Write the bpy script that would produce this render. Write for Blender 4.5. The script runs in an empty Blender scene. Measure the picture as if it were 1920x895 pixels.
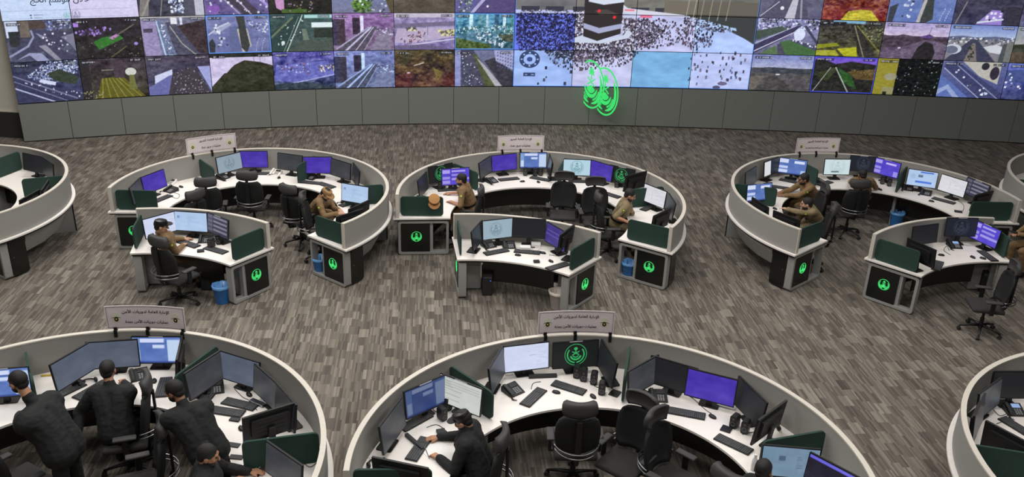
import bpy, bmesh, math, random
import numpy as np
from mathutils import Vector, Matrix, Euler
random.seed(7)
scene = bpy.context.scene
COL = scene.collection
R_ = math.radians
PI = math.pi
# ------------------------------------------------------------------ camera model (photo 1920 x 895)
CAM_H, FPX, PITCH, ROLL = 6.7, 1650.0, R_(23.0), R_(-2.0)
def at(px, py, z):
    """the point at height z that the photograph shows at (px, py)"""
    x, y = px - 960.0, py - 447.5
    c, s = math.cos(ROLL), math.sin(ROLL)
    x, y = c * x - s * y, s * x + c * y
    dx, dy, dz = x, FPX * math.cos(PITCH) - y * math.sin(PITCH), -FPX * math.sin(PITCH) - y * math.cos(PITCH)
    t = (z - CAM_H) / dz
    return Vector((dx * t, dy * t, z))
cam_d = bpy.data.cameras.new('camera'); cam = bpy.data.objects.new('camera', cam_d); COL.objects.link(cam)
cam_d.sensor_fit = 'HORIZONTAL'; cam_d.sensor_width = 36.0; cam_d.lens = 36.0 * FPX / 1920.0
cam_d.clip_start = 0.05; cam_d.clip_end = 200
_R, _D, _F = Vector((1, 0, 0)), Vector((0, -math.sin(PITCH), -math.cos(PITCH))), Vector((0, math.cos(PITCH), -math.sin(PITCH)))
_c, _s = math.cos(ROLL), math.sin(ROLL)
_X = _c * _R + _s * _D; _Y = -(-_s * _R + _c * _D); _Z = -_F
m4 = Matrix((_X, _Y, _Z)).transposed().to_4x4(); m4.translation = Vector((0, 0, CAM_H)); cam.matrix_world = m4
scene.camera = cam
# ------------------------------------------------------------------ materials
def lin(c):
    return tuple(((v / 255.0) / 12.92 if v / 255.0 <= 0.04045 else (((v / 255.0) + 0.055) / 1.055) ** 2.4) for v in c)
MATS = {}
def mat(name, rgb, rough=0.6, metal=0.0, var=0.12, scale=30.0, bump=0.0, spec=0.5, alpha=1.0, trans=0.0):
    if name in MATS: return MATS[name]
    m = bpy.data.materials.new(name); m.use_nodes = True; nt = m.node_tree
    b = nt.nodes['Principled BSDF']; col = lin(rgb)
    b.inputs['Roughness'].default_value = rough; b.inputs['Metallic'].default_value = metal
    b.inputs['Specular IOR Level'].default_value = spec
    if trans: b.inputs['Transmission Weight'].default_value = trans
    if alpha < 1: b.inputs['Alpha'].default_value = alpha
    tc = nt.nodes.new('ShaderNodeTexCoord'); nz = nt.nodes.new('ShaderNodeTexNoise'); nz.inputs['Scale'].default_value = scale
    nz.inputs['Detail'].default_value = 4
    nt.links.new(tc.outputs['Object'], nz.inputs['Vector'])
    rp = nt.nodes.new('ShaderNodeValToRGB')
    rp.color_ramp.elements[0].position = .3; rp.color_ramp.elements[1].position = .7
    rp.color_ramp.elements[0].color = tuple(v * (1 - var) for v in col) + (1,)
    rp.color_ramp.elements[1].color = tuple(min(1, v * (1 + var)) for v in col) + (1,)
    nt.links.new(nz.outputs['Fac'], rp.inputs['Fac']); nt.links.new(rp.outputs['Color'], b.inputs['Base Color'])
    if bump:
        bp = nt.nodes.new('ShaderNodeBump'); bp.inputs['Strength'].default_value = bump; bp.inputs['Distance'].default_value = .004
        nt.links.new(nz.outputs['Fac'], bp.inputs['Height']); nt.links.new(bp.outputs['Normal'], b.inputs['Normal'])
    MATS[name] = m; return m
def glow(name, rgb, strength=1.0):
    if name in MATS: return MATS[name]
    m = bpy.data.materials.new(name); m.use_nodes = True; nt = m.node_tree
    b = nt.nodes['Principled BSDF']; b.inputs['Base Color'].default_value = (.01, .01, .01, 1); b.inputs['Roughness'].default_value = .35
    tc = nt.nodes.new('ShaderNodeTexCoord'); nz = nt.nodes.new('ShaderNodeTexNoise'); nz.inputs['Scale'].default_value = 6
    nt.links.new(tc.outputs['Object'], nz.inputs['Vector'])
    rp = nt.nodes.new('ShaderNodeValToRGB'); col = lin(rgb)
    rp.color_ramp.elements[0].color = tuple(v * .88 for v in col) + (1,); rp.color_ramp.elements[1].color = tuple(v * 1.12 for v in col) + (1,)
    nt.links.new(nz.outputs['Fac'], rp.inputs['Fac']); nt.links.new(rp.outputs['Color'], b.inputs['Emission Color'])
    b.inputs['Emission Strength'].default_value = strength
    MATS[name] = m; return m
def painted():
    """a lit display: its picture is stored per vertex of its own glass"""
    if 'display' in MATS: return MATS['display']
    m = bpy.data.materials.new('display'); m.use_nodes = True; nt = m.node_tree
    b = nt.nodes['Principled BSDF']; b.inputs['Base Color'].default_value = (.012, .012, .013, 1); b.inputs['Roughness'].default_value = .3
    b.inputs['Specular IOR Level'].default_value = .25
    a = nt.nodes.new('ShaderNodeAttribute'); a.attribute_name = 'picture'
    nt.links.new(a.outputs['Color'], b.inputs['Emission Color']); b.inputs['Emission Strength'].default_value = 1.0
    MATS['display'] = m; return m
WHITE = mat('white_laminate', (236, 230, 224), .45, var=.02)
GREYF = mat('grey_panel_fabric', (150, 148, 143), .85, var=.07, scale=120, bump=.2)
CAPM = mat('pale_cap_trim', (204, 197, 186), .5, var=.03)
GREYM = mat('grey_powder_coat', (150, 149, 146), .5, var=.04)
GREEN = mat('dark_green_felt', (33, 59, 51), .9, var=.15, scale=90, bump=.2)
BLACKG = mat('black_gloss_panel', (20, 22, 20), .25, var=.1)
BLACKP = mat('black_plastic', (20, 20, 21), .5, var=.15)
DARKP = mat('charcoal_plastic', (38, 38, 40), .55, var=.1)
KEYM = mat('keycap_grey', (76, 76, 78), .6, var=.1)
MESHM = mat('black_chair_mesh', (19, 19, 20), .8, var=.3, scale=160, bump=.3)
SEATM = mat('charcoal_seat_fabric', (46, 45, 44), .95, var=.15, scale=120, bump=.3)
PADM = mat('grey_head_pad', (58, 57, 57), .7, var=.1)
CHROME = mat('brushed_metal', (150, 150, 152), .3, 1.0, var=.05)
EMBG = glow('lit_green_emblem', (70, 235, 120), 1.0)
REDG = glow('red_corner_light', (235, 60, 40), .8)
PAPER = mat('white_paper', (232, 230, 226), .8, var=.02)
BLUEB = mat('blue_bin_plastic', (44, 104, 168), .4, var=.15, scale=15)
CLEARB = mat('frosted_bin_plastic', (190, 180, 172), .35, var=.05, alpha=.55)
# ------------------------------------------------------------------ mesh helpers
class MB:
    def __init__(s): s.v = []; s.f = []; s.mi = []; s.cur = 0
    def add(s, vs, fs):
        o = len(s.v); s.v += [tuple(p) for p in vs]; s.f += [tuple(i + o for i in f) for f in fs]; s.mi += [s.cur] * len(fs); return s
    def box(s, c, d, M=None, bev=0):
        x, y, z = d[0] / 2, d[1] / 2, d[2] / 2
        if bev:
            bm = bmesh.new(); bmesh.ops.create_cube(bm, size=1)
            for v in bm.verts: v.co = Vector((v.co.x * d[0], v.co.y * d[1], v.co.z * d[2]))
            bmesh.ops.bevel(bm, geom=list(bm.edges), offset=bev, segments=2, affect='EDGES', profile=.5)
            bm.verts.index_update(); vs = [v.co.copy() for v in bm.verts]; fs = [[v.index for v in f.verts] for f in bm.faces]; bm.free()
        else:
            vs = [Vector((a * x, b * y, e * z)) for a in (-1, 1) for b in (-1, 1) for e in (-1, 1)]
            fs = [(0, 1, 3, 2), (4, 6, 7, 5), (0, 4, 5, 1), (2, 3, 7, 6), (0, 2, 6, 4), (1, 5, 7, 3)]
        if M is not None: vs = [M @ v for v in vs]
        return s.add([Vector(c) + v for v in vs], fs)
    def prism(s, poly, t0, t1, M=Matrix.Identity(4)):
        """polygon in local XY extruded z t0..t1 then moved by M"""
        n = len(poly)
        vs = [M @ Vector((p[0], p[1], t0)) for p in poly] + [M @ Vector((p[0], p[1], t1)) for p in poly]
        fs = [tuple(range(n))[::-1], tuple(range(n, 2 * n))] + [(i, (i + 1) % n, n + (i + 1) % n, n + i) for i in range(n)]
        return s.add(vs, fs)
    def ring(s, outer, inner, t0, t1, M=Matrix.Identity(4)):
        n = len(outer)
        P = lambda L, t: [M @ Vector((p[0], p[1], t)) for p in L]
        vs = P(outer, t0) + P(inner, t0) + P(outer, t1) + P(inner, t1); fs = []
        for i in range(n):
            j = (i + 1) % n
            fs += [(i, n + i, n + j, j), (2 * n + i, 2 * n + j, 3 * n + j, 3 * n + i), (i, j, 2 * n + j, 2 * n + i), (n + i, 3 * n + i, 3 * n + j, n + j)]
        return s.add(vs, fs)
    def sweep(s, sec, frames, closed=False, caps=True):
        """section points (a,b) placed by frames: list of functions (a,b)->Vector"""
        n = len(sec); k = len(frames); vs = [fr(a, b) for fr in frames for a, b in sec]; fs = []
        for i in range(k if closed else k - 1):
            i2 = (i + 1) % k
            for j in range(n):
                j2 = (j + 1) % n
                fs.append((i * n + j, i * n + j2, i2 * n + j2, i2 * n + j))
        if caps and not closed: fs += [tuple(range(n))[::-1], tuple(range((k - 1) * n, k * n))]
        return s.add(vs, fs)
    def arc(s, c, sec, a0, a1, step=3.0):
        """section (r,z) swept about c from a0 to a1 degrees"""
        k = max(2, int(abs(a1 - a0) / step) + 1)
        fr = []
        for i in range(k + 1):
            a = R_(a0 + (a1 - a0) * i / k)
            fr.append(lambda r, z, a=a: Vector((c[0] + r * math.cos(a), c[1] + r * math.sin(a), z)))
        return s.sweep(sec, fr)
    def tube(s, pts, r, n=8, r2=None, closed=False):
        pts = [Vector(p) for p in pts]; k = len(pts); fr = []; up = None
        for i, p in enumerate(pts):
            t = (pts[min(i + 1, k - 1)] - pts[max(i - 1, 0)]).normalized()
            if up is None: up = t.orthogonal().normalized()
            up = (up - t * up.dot(t)); up = up.normalized() if up.length > 1e-6 else t.orthogonal().normalized()
            w = t.cross(up); rr = r if r2 is None else r + (r2 - r) * i / max(1, k - 1)
            fr.append(lambda a, b, p=p, u=up.copy(), w=w, rr=rr: p + u * a * rr + w * b * rr)
        sec = [(math.cos(2 * PI * j / n), math.sin(2 * PI * j / n)) for j in range(n)]
        return s.sweep(sec, fr, closed)
    def lathe(s, prof, n=20, M=Matrix.Identity(4)):
        k = len(prof); vs = []; fs = []
        for i in range(n):
            a = 2 * PI * i / n
            vs += [M @ Vector((r * math.cos(a), r * math.sin(a), z)) for r, z in prof]
        for i in range(n):
            i2 = (i + 1) % n
            for j in range(k - 1): fs.append((i * k + j, i2 * k + j, i2 * k + j + 1, i * k + j + 1))
        return s.add(vs, fs)
    def ball(s, c, rad, n=12, m=8, M=None):
        rad = rad if hasattr(rad, '__len__') else (rad,) * 3
        vs = [Vector((0, 0, 1))]; fs = []
        for i in range(1, m):
            th = PI * i / m
            vs += [Vector((math.sin(th) * math.cos(2 * PI * j / n), math.sin(th) * math.sin(2 * PI * j / n), math.cos(th))) for j in range(n)]
        vs.append(Vector((0, 0, -1)))
        for j in range(n):
            fs.append((0, 1 + j, 1 + (j + 1) % n)); fs.append((len(vs) - 1, 1 + (m - 2) * n + (j + 1) % n, 1 + (m - 2) * n + j))
            for i in range(m - 2): fs.append((1 + i * n + j, 1 + (i + 1) * n + j, 1 + (i + 1) * n + (j + 1) % n, 1 + i * n + (j + 1) % n))
        vs = [Vector((v.x * rad[0], v.y * rad[1], v.z * rad[2])) for v in vs]
        if M is not None: vs = [M @ v for v in vs]
        return s.add([Vector(c) + v for v in vs], fs)
    def mesh(s, name):
        me = bpy.data.meshes.new(name); me.from_pydata(s.v, [], s.f); me.validate()
        if any(s.mi) and len(s.mi) == len(me.polygons): me.polygons.foreach_set('material_index', s.mi)
        bm = bmesh.new(); bm.from_mesh(me); bmesh.ops.recalc_face_normals(bm, faces=bm.faces); bm.to_mesh(me); bm.free()
        return me
    def build(s, name, m, parent=None, smooth=False, loc=None):
        me = s.mesh(name)
        for x in (m if isinstance(m, (list, tuple)) else [m]): me.materials.append(x)
        return link(name, me, parent, smooth, loc)
def link(name, me, parent=None, smooth=False, loc=None):
    if smooth:
        me.polygons.foreach_set('use_smooth', [True] * len(me.polygons))
    o = bpy.data.objects.new(name, me); COL.objects.link(o)
    if parent is not None: o.parent = parent
    if loc is not None: o.location = loc
    if smooth == 'auto':
        try: me.set_sharp_from_angle(angle=R_(40))
        except Exception: pass
    return o
def thing(name, label, cat, loc=(0, 0, 0), rz=0.0, group=None):
    o = bpy.data.objects.new(name, None); COL.objects.link(o); o.empty_display_size = .1
    o.location = loc; o.rotation_euler = (0, 0, rz); return tag(o, label, cat, group)
def tag(o, label, cat, group=None):
    o['label'] = label; o['category'] = cat
    if group: o['group'] = group
    return o
def struct(o): o['kind'] = 'structure'; return o
def dup(root, label, loc, rz, group=None):
    r = root.copy(); COL.objects.link(r); r.location = loc; r.rotation_euler = (0, 0, rz); r['label'] = label
    if group: r['group'] = group
    for ch in list(root.children):
        c = ch.copy(); COL.objects.link(c); c.parent = r
        for g in list(ch.children):
            d = g.copy(); COL.objects.link(d); d.parent = c
    return r
def rrect(w, h, r, n=5, cx=0, cy=0):
    P = []
    for sx, sy, a in ((1, -1, -90), (1, 1, 0), (-1, 1, 90), (-1, -1, 180)):
        for i in range(n + 1):
            t = R_(a + 90 * i / n); P.append((cx + sx * (w / 2 - r) + r * math.cos(t), cy + sy * (h / 2 - r) + r * math.sin(t)))
    return P
def frame(o, x, y, z):
    """matrix from an origin and three axes"""
    M = Matrix((Vector(x), Vector(y), Vector(z))).transposed().to_4x4(); M.translation = Vector(o); return M
# ------------------------------------------------------------------ the green emblem: ring, wings, swords and palm, as thin relief
def emblem_mb(R, t=.006, M=Matrix.Identity(4)):
    b = MB()
    circ = lambda r, n=48: [(r * math.cos(2 * PI * i / n), r * math.sin(2 * PI * i / n)) for i in range(n)]
    b.ring(circ(R), circ(R * .93), 0, t, M)
    def band(r0, r1, a0, a1, cy=0.0, n=16, taper=False):
        def P(rr, i):
            a = R_(a0 + (a1 - a0) * i / n); return (rr * R * math.cos(a), cy * R + rr * R * math.sin(a))
        for i in range(n):
            w0 = w1 = 1.0
            if taper: w0, w1 = [max(.12, math.sin(PI * j / n) ** .5) for j in (i, i + 1)]
            m_ = (r0 + r1) / 2; h = (r1 - r0) / 2
            b.prism([P(m_ + h * w0, i), P(m_ + h * w1, i + 1), P(m_ - h * w1, i + 1), P(m_ - h * w0, i)], 0, t, M)
    band(.70, .86, 140, 262, 0, 18, True); band(.70, .86, 278, 400, 0, 18, True)      # the two wings inside the ring
    for k in range(7):
        for s in (0, 1): a = 200 + 8 * k if s else 340 - 8 * k; band(.60, .68, a - 2.4, a + 2.4, 0, 1)
    band(.40, .56, 195, 345, 0, 16, True); band(.0, .34, 205, 335, -.02, 14)
    for s in (-1, 1):                                             # crossed swords
        P = [(s * .30 * R, -.02 * R), (s * .25 * R, -.06 * R), (-s * .26 * R, .23 * R), (-s * .32 * R, .31 * R), (-s * .22 * R, .26 * R)]
        b.prism(P, 0, t, M)
    b.prism([(-.03 * R, .2 * R), (.03 * R, .2 * R), (.025 * R, .5 * R), (-.025 * R, .5 * R)], 0, t, M)
    for k in range(7):                                            # palm crown
        a = R_(90 + (k - 3) * 38); d = Vector((math.cos(a), math.sin(a))); n_ = Vector((-d.y, d.x))
        c0 = Vector((0, .5 * R)); P = [c0 + n_ * .02 * R, c0 + d * .13 * R + n_ * .045 * R, c0 + d * .24 * R, c0 + d * .13 * R - n_ * .045 * R, c0 - n_ * .02 * R]
        b.prism([(p.x, p.y) for p in P], 0, t, M)
    return b
# ------------------------------------------------------------------ carpet
def carpet_material():
    m = bpy.data.materials.new('striped_carpet'); m.use_nodes = True; nt = m.node_tree; N = nt.nodes; L = nt.links
    b = N['Principled BSDF']; b.inputs['Roughness'].default_value = .95; b.inputs['Specular IOR Level'].default_value = .15
    tc = N.new('ShaderNodeTexCoord'); mp = N.new('ShaderNodeMapping'); mp.inputs['Rotation'].default_value = (0, 0, R_(-5.5)); L.new(tc.outputs['Object'], mp.inputs['Vector'])
    sx = N.new('ShaderNodeSeparateXYZ'); L.new(mp.outputs['Vector'], sx.inputs[0])
    def M(op, a, bb=None):
        n = N.new('ShaderNodeMath'); n.operation = op
        for i, v in enumerate((a, bb)):
            if v is None: continue
            if isinstance(v, (int, float)): n.inputs[i].default_value = v
            else: L.new(v, n.inputs[i])
        return n.outputs[0]
    def white(a, bb=None):
        cb = N.new('ShaderNodeCombineXYZ'); L.new(a, cb.inputs[0])
        if bb is not None: L.new(bb, cb.inputs[1])
        w = N.new('ShaderNodeTexWhiteNoise'); w.noise_dimensions = '2D'; L.new(cb.outputs[0], w.inputs['Vector']); return w.outputs['Value']
    def stripes(w, length, group):
        col = M('FLOOR', M('DIVIDE', sx.outputs[0], w))
        grp = M('FLOOR', M('DIVIDE', sx.outputs[0], group))
        off = white(grp, M('MULTIPLY', grp, .37))
        row = M('FLOOR', M('ADD', M('DIVIDE', sx.outputs[1], length), M('MULTIPLY', off, 3.0)))
        return white(col, row), white(grp, row)
    f1, g1 = stripes(.024, .25, .144)
    f2, g2 = stripes(.048, .25, .144)
    nz = N.new('ShaderNodeTexNoise'); nz.inputs['Scale'].default_value = 220; L.new(tc.outputs['Object'], nz.inputs['Vector'])
    val = M('ADD', M('ADD', M('MULTIPLY', f1, .42), M('MULTIPLY', f2, .18)), M('ADD', M('MULTIPLY', g1, .30), M('MULTIPLY', nz.outputs['Fac'], .14)))
    rp = N.new('ShaderNodeValToRGB'); e = rp.color_ramp.elements
    e[0].position = .12; e[0].color = lin((74, 69, 64)) + (1,)
    e[1].position = .92; e[1].color = lin((143, 136, 126)) + (1,)
    x = e.new(.4); x.color = lin((95, 89, 82)) + (1,)
    x = e.new(.62); x.color = lin((115, 108, 99)) + (1,)
    L.new(val, rp.inputs['Fac']); L.new(rp.outputs['Color'], b.inputs['Base Color'])
    bp = N.new('ShaderNodeBump'); bp.inputs['Strength'].default_value = .3; bp.inputs['Distance'].default_value = .004
    L.new(nz.outputs['Fac'], bp.inputs['Height']); L.new(bp.outputs['Normal'], b.inputs['Normal'])
    return m
fl = MB().box((0, 14, -.05), (44, 40, .1)).build('floor', carpet_material()); struct(fl)
# ------------------------------------------------------------------ curved video wall
WC = (2.15363173e-04, -1.09313014e-02, 1.00318907e-01, 2.39930427e+01)
def wy(x): return ((WC[0] * x + WC[1]) * x + WC[2]) * x + WC[3]
def wpt(x, off=0.0):
    """plan point on the wall face at x, pushed off metres towards the room"""
    d = 3 * WC[0] * x * x + 2 * WC[1] * x + WC[2]; n = Vector((d, -1, 0)).normalized()
    return Vector((x, wy(x), 0)) + n * off
def zb(x): return 1.085 + .0098 * x            # lower edge of the screens
X0, X1 = -12.12, 17.2
XS = [-12.11, -10.76, -9.35, -7.9, -6.4, -4.87, -3.31, -1.72, -.13, 1.5, 3.14, 4.77, 6.42, 8.1, 9.81, 11.53, 13.25, 15.0]
BASEM = mat('grey_base_panel', (122, 124, 120), .75, var=.05, scale=60)
SEAMX = [-11.95, -11.12, -9.98, -8.83, -7.7, -6.55, -5.38, -4.2, -2.96, -1.74, -.5, .77, 2.03, 3.36, 4.6, 5.83, 7.15, 8.44, 9.7, 11.05, 12.4, 13.75, 15.1, 16.75]
pan = thing('video_wall_base', 'grey panelled base running along the floor under the curved video wall', 'wall base')
for i in range(len(SEAMX) - 1):
    a, c = SEAMX[i] + .006, SEAMX[i + 1] - .006
    if i == 0: a = XS[0] - .01
    b = MB(); n = 4; fr = []
    sec = [(0, 0), (0, 1), (-.12, 1), (-.12, 0)]
    for k in range(n + 1):
        x = a + (c - a) * k / n
        fr.append(lambda o, z, x=x: wpt(x, o + .02) + Vector((0, 0, .03 + z * (zb(x) - .05))))
    b.sweep(sec, fr); b.build('base_panel', BASEM, pan)
b = MB(); fr = []
for k in range(61):
    x = X0 + .05 + (X1 - .4 - X0) * k / 60
    fr.append(lambda o, z, x=x: wpt(x, o) + Vector((0, 0, z * (zb(x) - .01))))
b.sweep([(-.14, 0), (-.14, 1), (-.005, 1), (-.005, 0)], fr); b.build('plinth', mat('dark_recess', (40, 41, 41), .8), pan)
# wall behind and above the screens
WALLM = mat('beige_wall_paint', (214, 209, 196), .85, var=.02, scale=4)
b = MB(); fr = []
for k in range(61):
    x = X0 + .1 + (X1 - X0) * k / 60
    fr.append(lambda o, z, x=x: wpt(x, o) + Vector((0, 0, z)))
b.sweep([(-.5, 0), (-.5, 7.2), (-.2, 7.2), (-.2, 0)], fr); struct(b.build('wall_back', WALLM))
# side wall left of the screens, dark skirting
p0 = wpt(X0 + .1, -.3); pl = at(0, 195, 0.0); 
wl = MB(); dirv = Vector((-1.0, .08, 0)).normalized(); nrm = Vector((dirv.y, -dirv.x, 0))
A = Vector((p0.x + .2, p0.y + .0, 0)); Bq = A + dirv * 9
def slab(mb, a, c, t, z0, z1):
    n = Vector(((c - a).y, -(c - a).x, 0)).normalized()
    mb.prism([(a.x, a.y), (c.x, c.y), ((c + n * t).x, (c + n * t).y), ((a + n * t).x, (a + n * t).y)], z0, z1); return mb
struct(slab(MB(), A, Bq, .2, 0, 7.2).build('wall_left', WALLM))
struct(slab(MB(), A - dirv * .0 - nrm * .0, Bq, -.03, 0, .66).build('baseboard_left', mat('dark_skirting', (52, 50, 47), .6)))
struct(slab(MB(), A, Bq, -.036, .66, .69).build('trim_1', CAPM))
# ------------------------------------------------------------------ ring desks
DESK_Z, TOP_Z = .74, 1.2
EMB_MESH = None
def ring_desk(name, label, c, R, rin, a0, a1, dividers, group, ends=(True, True), tray=True, front=False):
    t = thing(name, label, 'desk', (c[0], c[1], 0), 0, group); o = (0, 0)
    ds = math.degrees(.03 / R)
    b = MB(); b.arc(o, [(rin, DESK_Z - .028), (rin, DESK_Z), (R + .055, DESK_Z), (R + .055, DESK_Z - .028)], a0 - ds, a1 + ds, 2.5); b.build('worktop', WHITE, t, 'auto')
    b = MB(); b.arc(o, [(rin + .015, DESK_Z - .06), (rin + .015, DESK_Z - .028), (R + .04, DESK_Z - .028), (R + .04, DESK_Z - .06)], a0, a1, 2.5); b.build('under_edge', BLACKP, t, 'auto')
    b = MB(); b.arc(o, [(R - .05, DESK_Z), (R - .05, TOP_Z - .018), (R, TOP_Z - .018), (R, DESK_Z)], a0, a1, 2.5); b.build('partition', GREYF, t, 'auto')
    b = MB(); b.arc(o, [(R - .054, TOP_Z - .018), (R - .054, TOP_Z), (R + .004, TOP_Z), (R + .004, TOP_Z - .018)], a0, a1, 2.5); b.build('partition_cap', CAPM, t, 'auto')
    n = 8 if not front else 3
    def radial(a, tang=0.0):
        ar = R_(a); er = Vector((math.cos(ar), math.sin(ar), 0)); et = Vector((-er.y, er.x, 0)); return er, et
    for a, s in ((a0, 1), (a1, -1)):                       # end posts of the partition
        er, et = radial(a)
        M = frame((0, 0, 0), er, et, (0, 0, 1))
        b = MB(); b.box(M @ Vector((R - .025, -s * .006, (DESK_Z + TOP_Z) / 2)), (.062, .016, TOP_Z - DESK_Z), M.to_3x3().to_4x4()); b.build('partition_end_cap', CAPM, t)
    ins = math.degrees(.05 / R)
    dl = list(dividers) + [a0 + ins * (2.2 if not front else 1.2), a1 - ins * (2.2 if not front else 1.2)]
    for i, a in enumerate(dl):
        er, et = radial(a); end = i >= len(dividers)
        r0, r1 = rin + (.13 if not front else .12), R - .075
        w, h = r1 - r0, .37
        M = frame(er * ((r0 + r1) / 2) + Vector((0, 0, DESK_Z + .01 + h / 2)), er, (0, 0, 1), -et)
        b = MB(); b.prism(rrect(w, h, .06), -.014, .014, M); b.build('divider_screen', GREEN, t, 'auto')
    for a in dividers:                                      # full height support panels under the dividers
        er, et = radial(a); M = frame((0, 0, 0), er, et, (0, 0, 1)); M3 = M.to_3x3().to_4x4()
        b = MB(); b.box(M @ Vector((R - .40, 0, .34)), (.72, .05, .68), M3); sp = b.build('support_panel', GREYM, t)
        b = MB(); b.box(M @ Vector((R - .03, 0, .345)), (.022, .054, .67), M3); b.build('edge_strip', BLACKP, sp)
    stops = sorted([a0 + math.degrees(.48 / R)] + list(dividers) + [a1 - math.degrees(.48 / R)])
    for i in range(len(stops) - 1):
        u, v = stops[i] + 1.0, stops[i + 1] - 1.0
        b = MB(); b.arc(o, [(R - .62, .22), (R - .62, .68), (R - .60, .68), (R - .60, .22)], u, v, 4); b.build('modesty_panel', BLACKG, t, 'auto')
        if tray:
            b = MB(); seg = max(2, int((v - u) / 14))
            b.arc(o, [(R - .07, .56), (R - .07, .67), (R - .09, .67), (R - .09, .57), (R - .22, .30), (R - .42, .30), (R - .42, .28), (R - .21, .28)], u, v, (v - u) / seg - .01); b.build('cable_tray', GREYM, t)
    for a, s, on in ((a0, 1, ends[0]), (a1, -1, ends[1])):  # end legs: rounded frame, black glass, lit emblem, cabinet beside
        if not on: continue
        er, et = radial(a); inw = et * s                    # inw points under the desk
        w = R - rin - .06; h = .66; cx = (R + rin) / 2 + .0
        # local x along outwards-radial direction as seen from outside: outside normal is -inw
        ex = er * (1 if s > 0 else -1)
        M = frame(er * cx + Vector((0, 0, .015 + h / 2)) + inw * .005, ex, (0, 0, 1), -inw)
        b = MB(); b.ring(rrect(w, h, .05), rrect(w - .09, h - .09, .03), -.13, .0, M); fr = b.build('end_frame', GREYM, t, 'auto')
        sg = 1 if s > 0 else -1                              # +1: outer rim lies at +x
        gw = (w - .09) * .64; gx = sg * ((w - .09) / 2 - gw / 2)
        b = MB(); b.prism(rrect(gw, h - .085, .012, 3, gx, 0), -.05, -.012, M); b.build('black_panel', BLACKG, fr)
        b = MB(); b.prism(rrect(.055, h - .085, .004, 2, gx - sg * (gw / 2 + .028), 0), -.12, -.03, M); b.build('mullion', GREYM, fr)
        b = emblem_mb(.098, .004, M @ Matrix.Translation((gx - sg * .02, .02, -.012))); b.build('emblem', EMBG, fr)
        b = MB(); b.box(M @ Vector((sg * (w / 2 - .03), h / 2 + .012, -.02)), (.03, .03, .012)); b.build('corner_light', REDG, fr)
        # cabinet with rounded black door facing outwards
        ca = a + s * math.degrees(.30 / R); cr, ct = radial(ca)
        Mc = frame(cr * (R - .02) + Vector((0, 0, .345)), ct, (0, 0, 1), cr)
        b = MB(); b.prism(rrect(.32, .64, .02), -.5, -.03, Mc); cb = b.build('cabinet', GREYM, t, 'auto')
        b = MB(); b.prism(rrect(.31, .63, .05), -.03, .0, Mc); dr = b.build('cabinet_door', BLACKG, t, 'auto')
        b = MB(); b.lathe([(0, .0), (.011, .0), (.011, .012), (0, .014)], 10, Mc @ Matrix.Translation((-.10 * s, .02, 0))); b.build('lock_knob', CHROME, dr)
    return t
PODS = {1: ((-4.738, 14.825), 2.474), 2: ((.49, 15.097), 2.617), 3: ((6.853, 15.6), 2.71), 4: ((-4.432, 7.024), 2.635), 5: ((1.061, 7.294), 2.642), 6: ((-10.53, 14.44), 2.45), 7: ((7.59, 7.33), 2.70), 8: ((12.75, 16.6), 2.66)}
AD, BD = [132, 75, 19], [167, 109, 57]
GP = 'large ring shaped control desks'
for k, span, dv, ends, lab in (
    (1, (-37, 184.5), [130, 74, 17], (True, True), 'large grey ring desk under left far sign, capped man at its right end'),
    (2, (-33, 186.5), [133, 77, 20], (True, True), 'large grey ring desk under centre far sign, tan cap on its left screen'),
    (3, (1, 222), [165, 109, 57], (True, True), 'large grey ring desk under the right far sign, three men in khaki seated along it'),
    (4, (-33, 186), [123, 71, 16], (False, True), 'large grey ring desk at bottom left with men in black uniforms around it'),
    (5, (-33, 186), [133, 79, 18], (False, True), 'large grey ring desk at bottom centre with one man in black writing'),
    (6, (-31, 184.5), [130, 75, 24], (True, False), 'empty grey ring desk cut by the left edge of the photo'),
    (7, (1, 222), BD, (False, True), 'grey ring desk cut by the bottom right corner of the photo'),
    (8, (1, 222), BD, (False, True), 'sliver of a grey ring desk at the right edge, behind the far right desk')):
    (c, R) = PODS[k]
    ring_desk('ring_desk', lab, c, R, R * .625, span[0], span[1], dv, GP, ends)
def chord(p, q, R):
    p, q = Vector(p[:2]), Vector(q[:2]); m = (p + q) / 2; h = math.sqrt(R * R - (q - p).length_squared / 4)
    d = (q - p).normalized(); n = Vector((d.y, -d.x)); c = m + n * h
    return c, math.degrees(math.atan2(q.y - c.y, q.x - c.x)), math.degrees(math.atan2(p.y - c.y, p.x - c.x))
FRONT = {}
for k, p, q, R, lab in (
    (1, at(257, 390, 1.2), at(502.9, 416.9, 1.2), 3.05, 'small curved desk in front of the left far ring, man in khaki at its screens'),
    (2, at(851.6, 400, 1.2), at(1125.6, 435, 1.2), 3.24, 'small curved desk in front of the centre far ring, no one seated'),
    (3, at(1637.7, 438, 1.2), at(1861.3, 407.6, 1.2), 3.3, 'small curved desk in front of the right far ring, empty chair before it')):
    c, a0, a1 = chord(p, q, R); FRONT[k] = (c, R, a0, a1)
    ring_desk('curved_desk', lab, c, R, R - .90 * R / 3.24, a0, a1, [], 'small curved desks facing the camera', (True, True), True, True)
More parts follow.
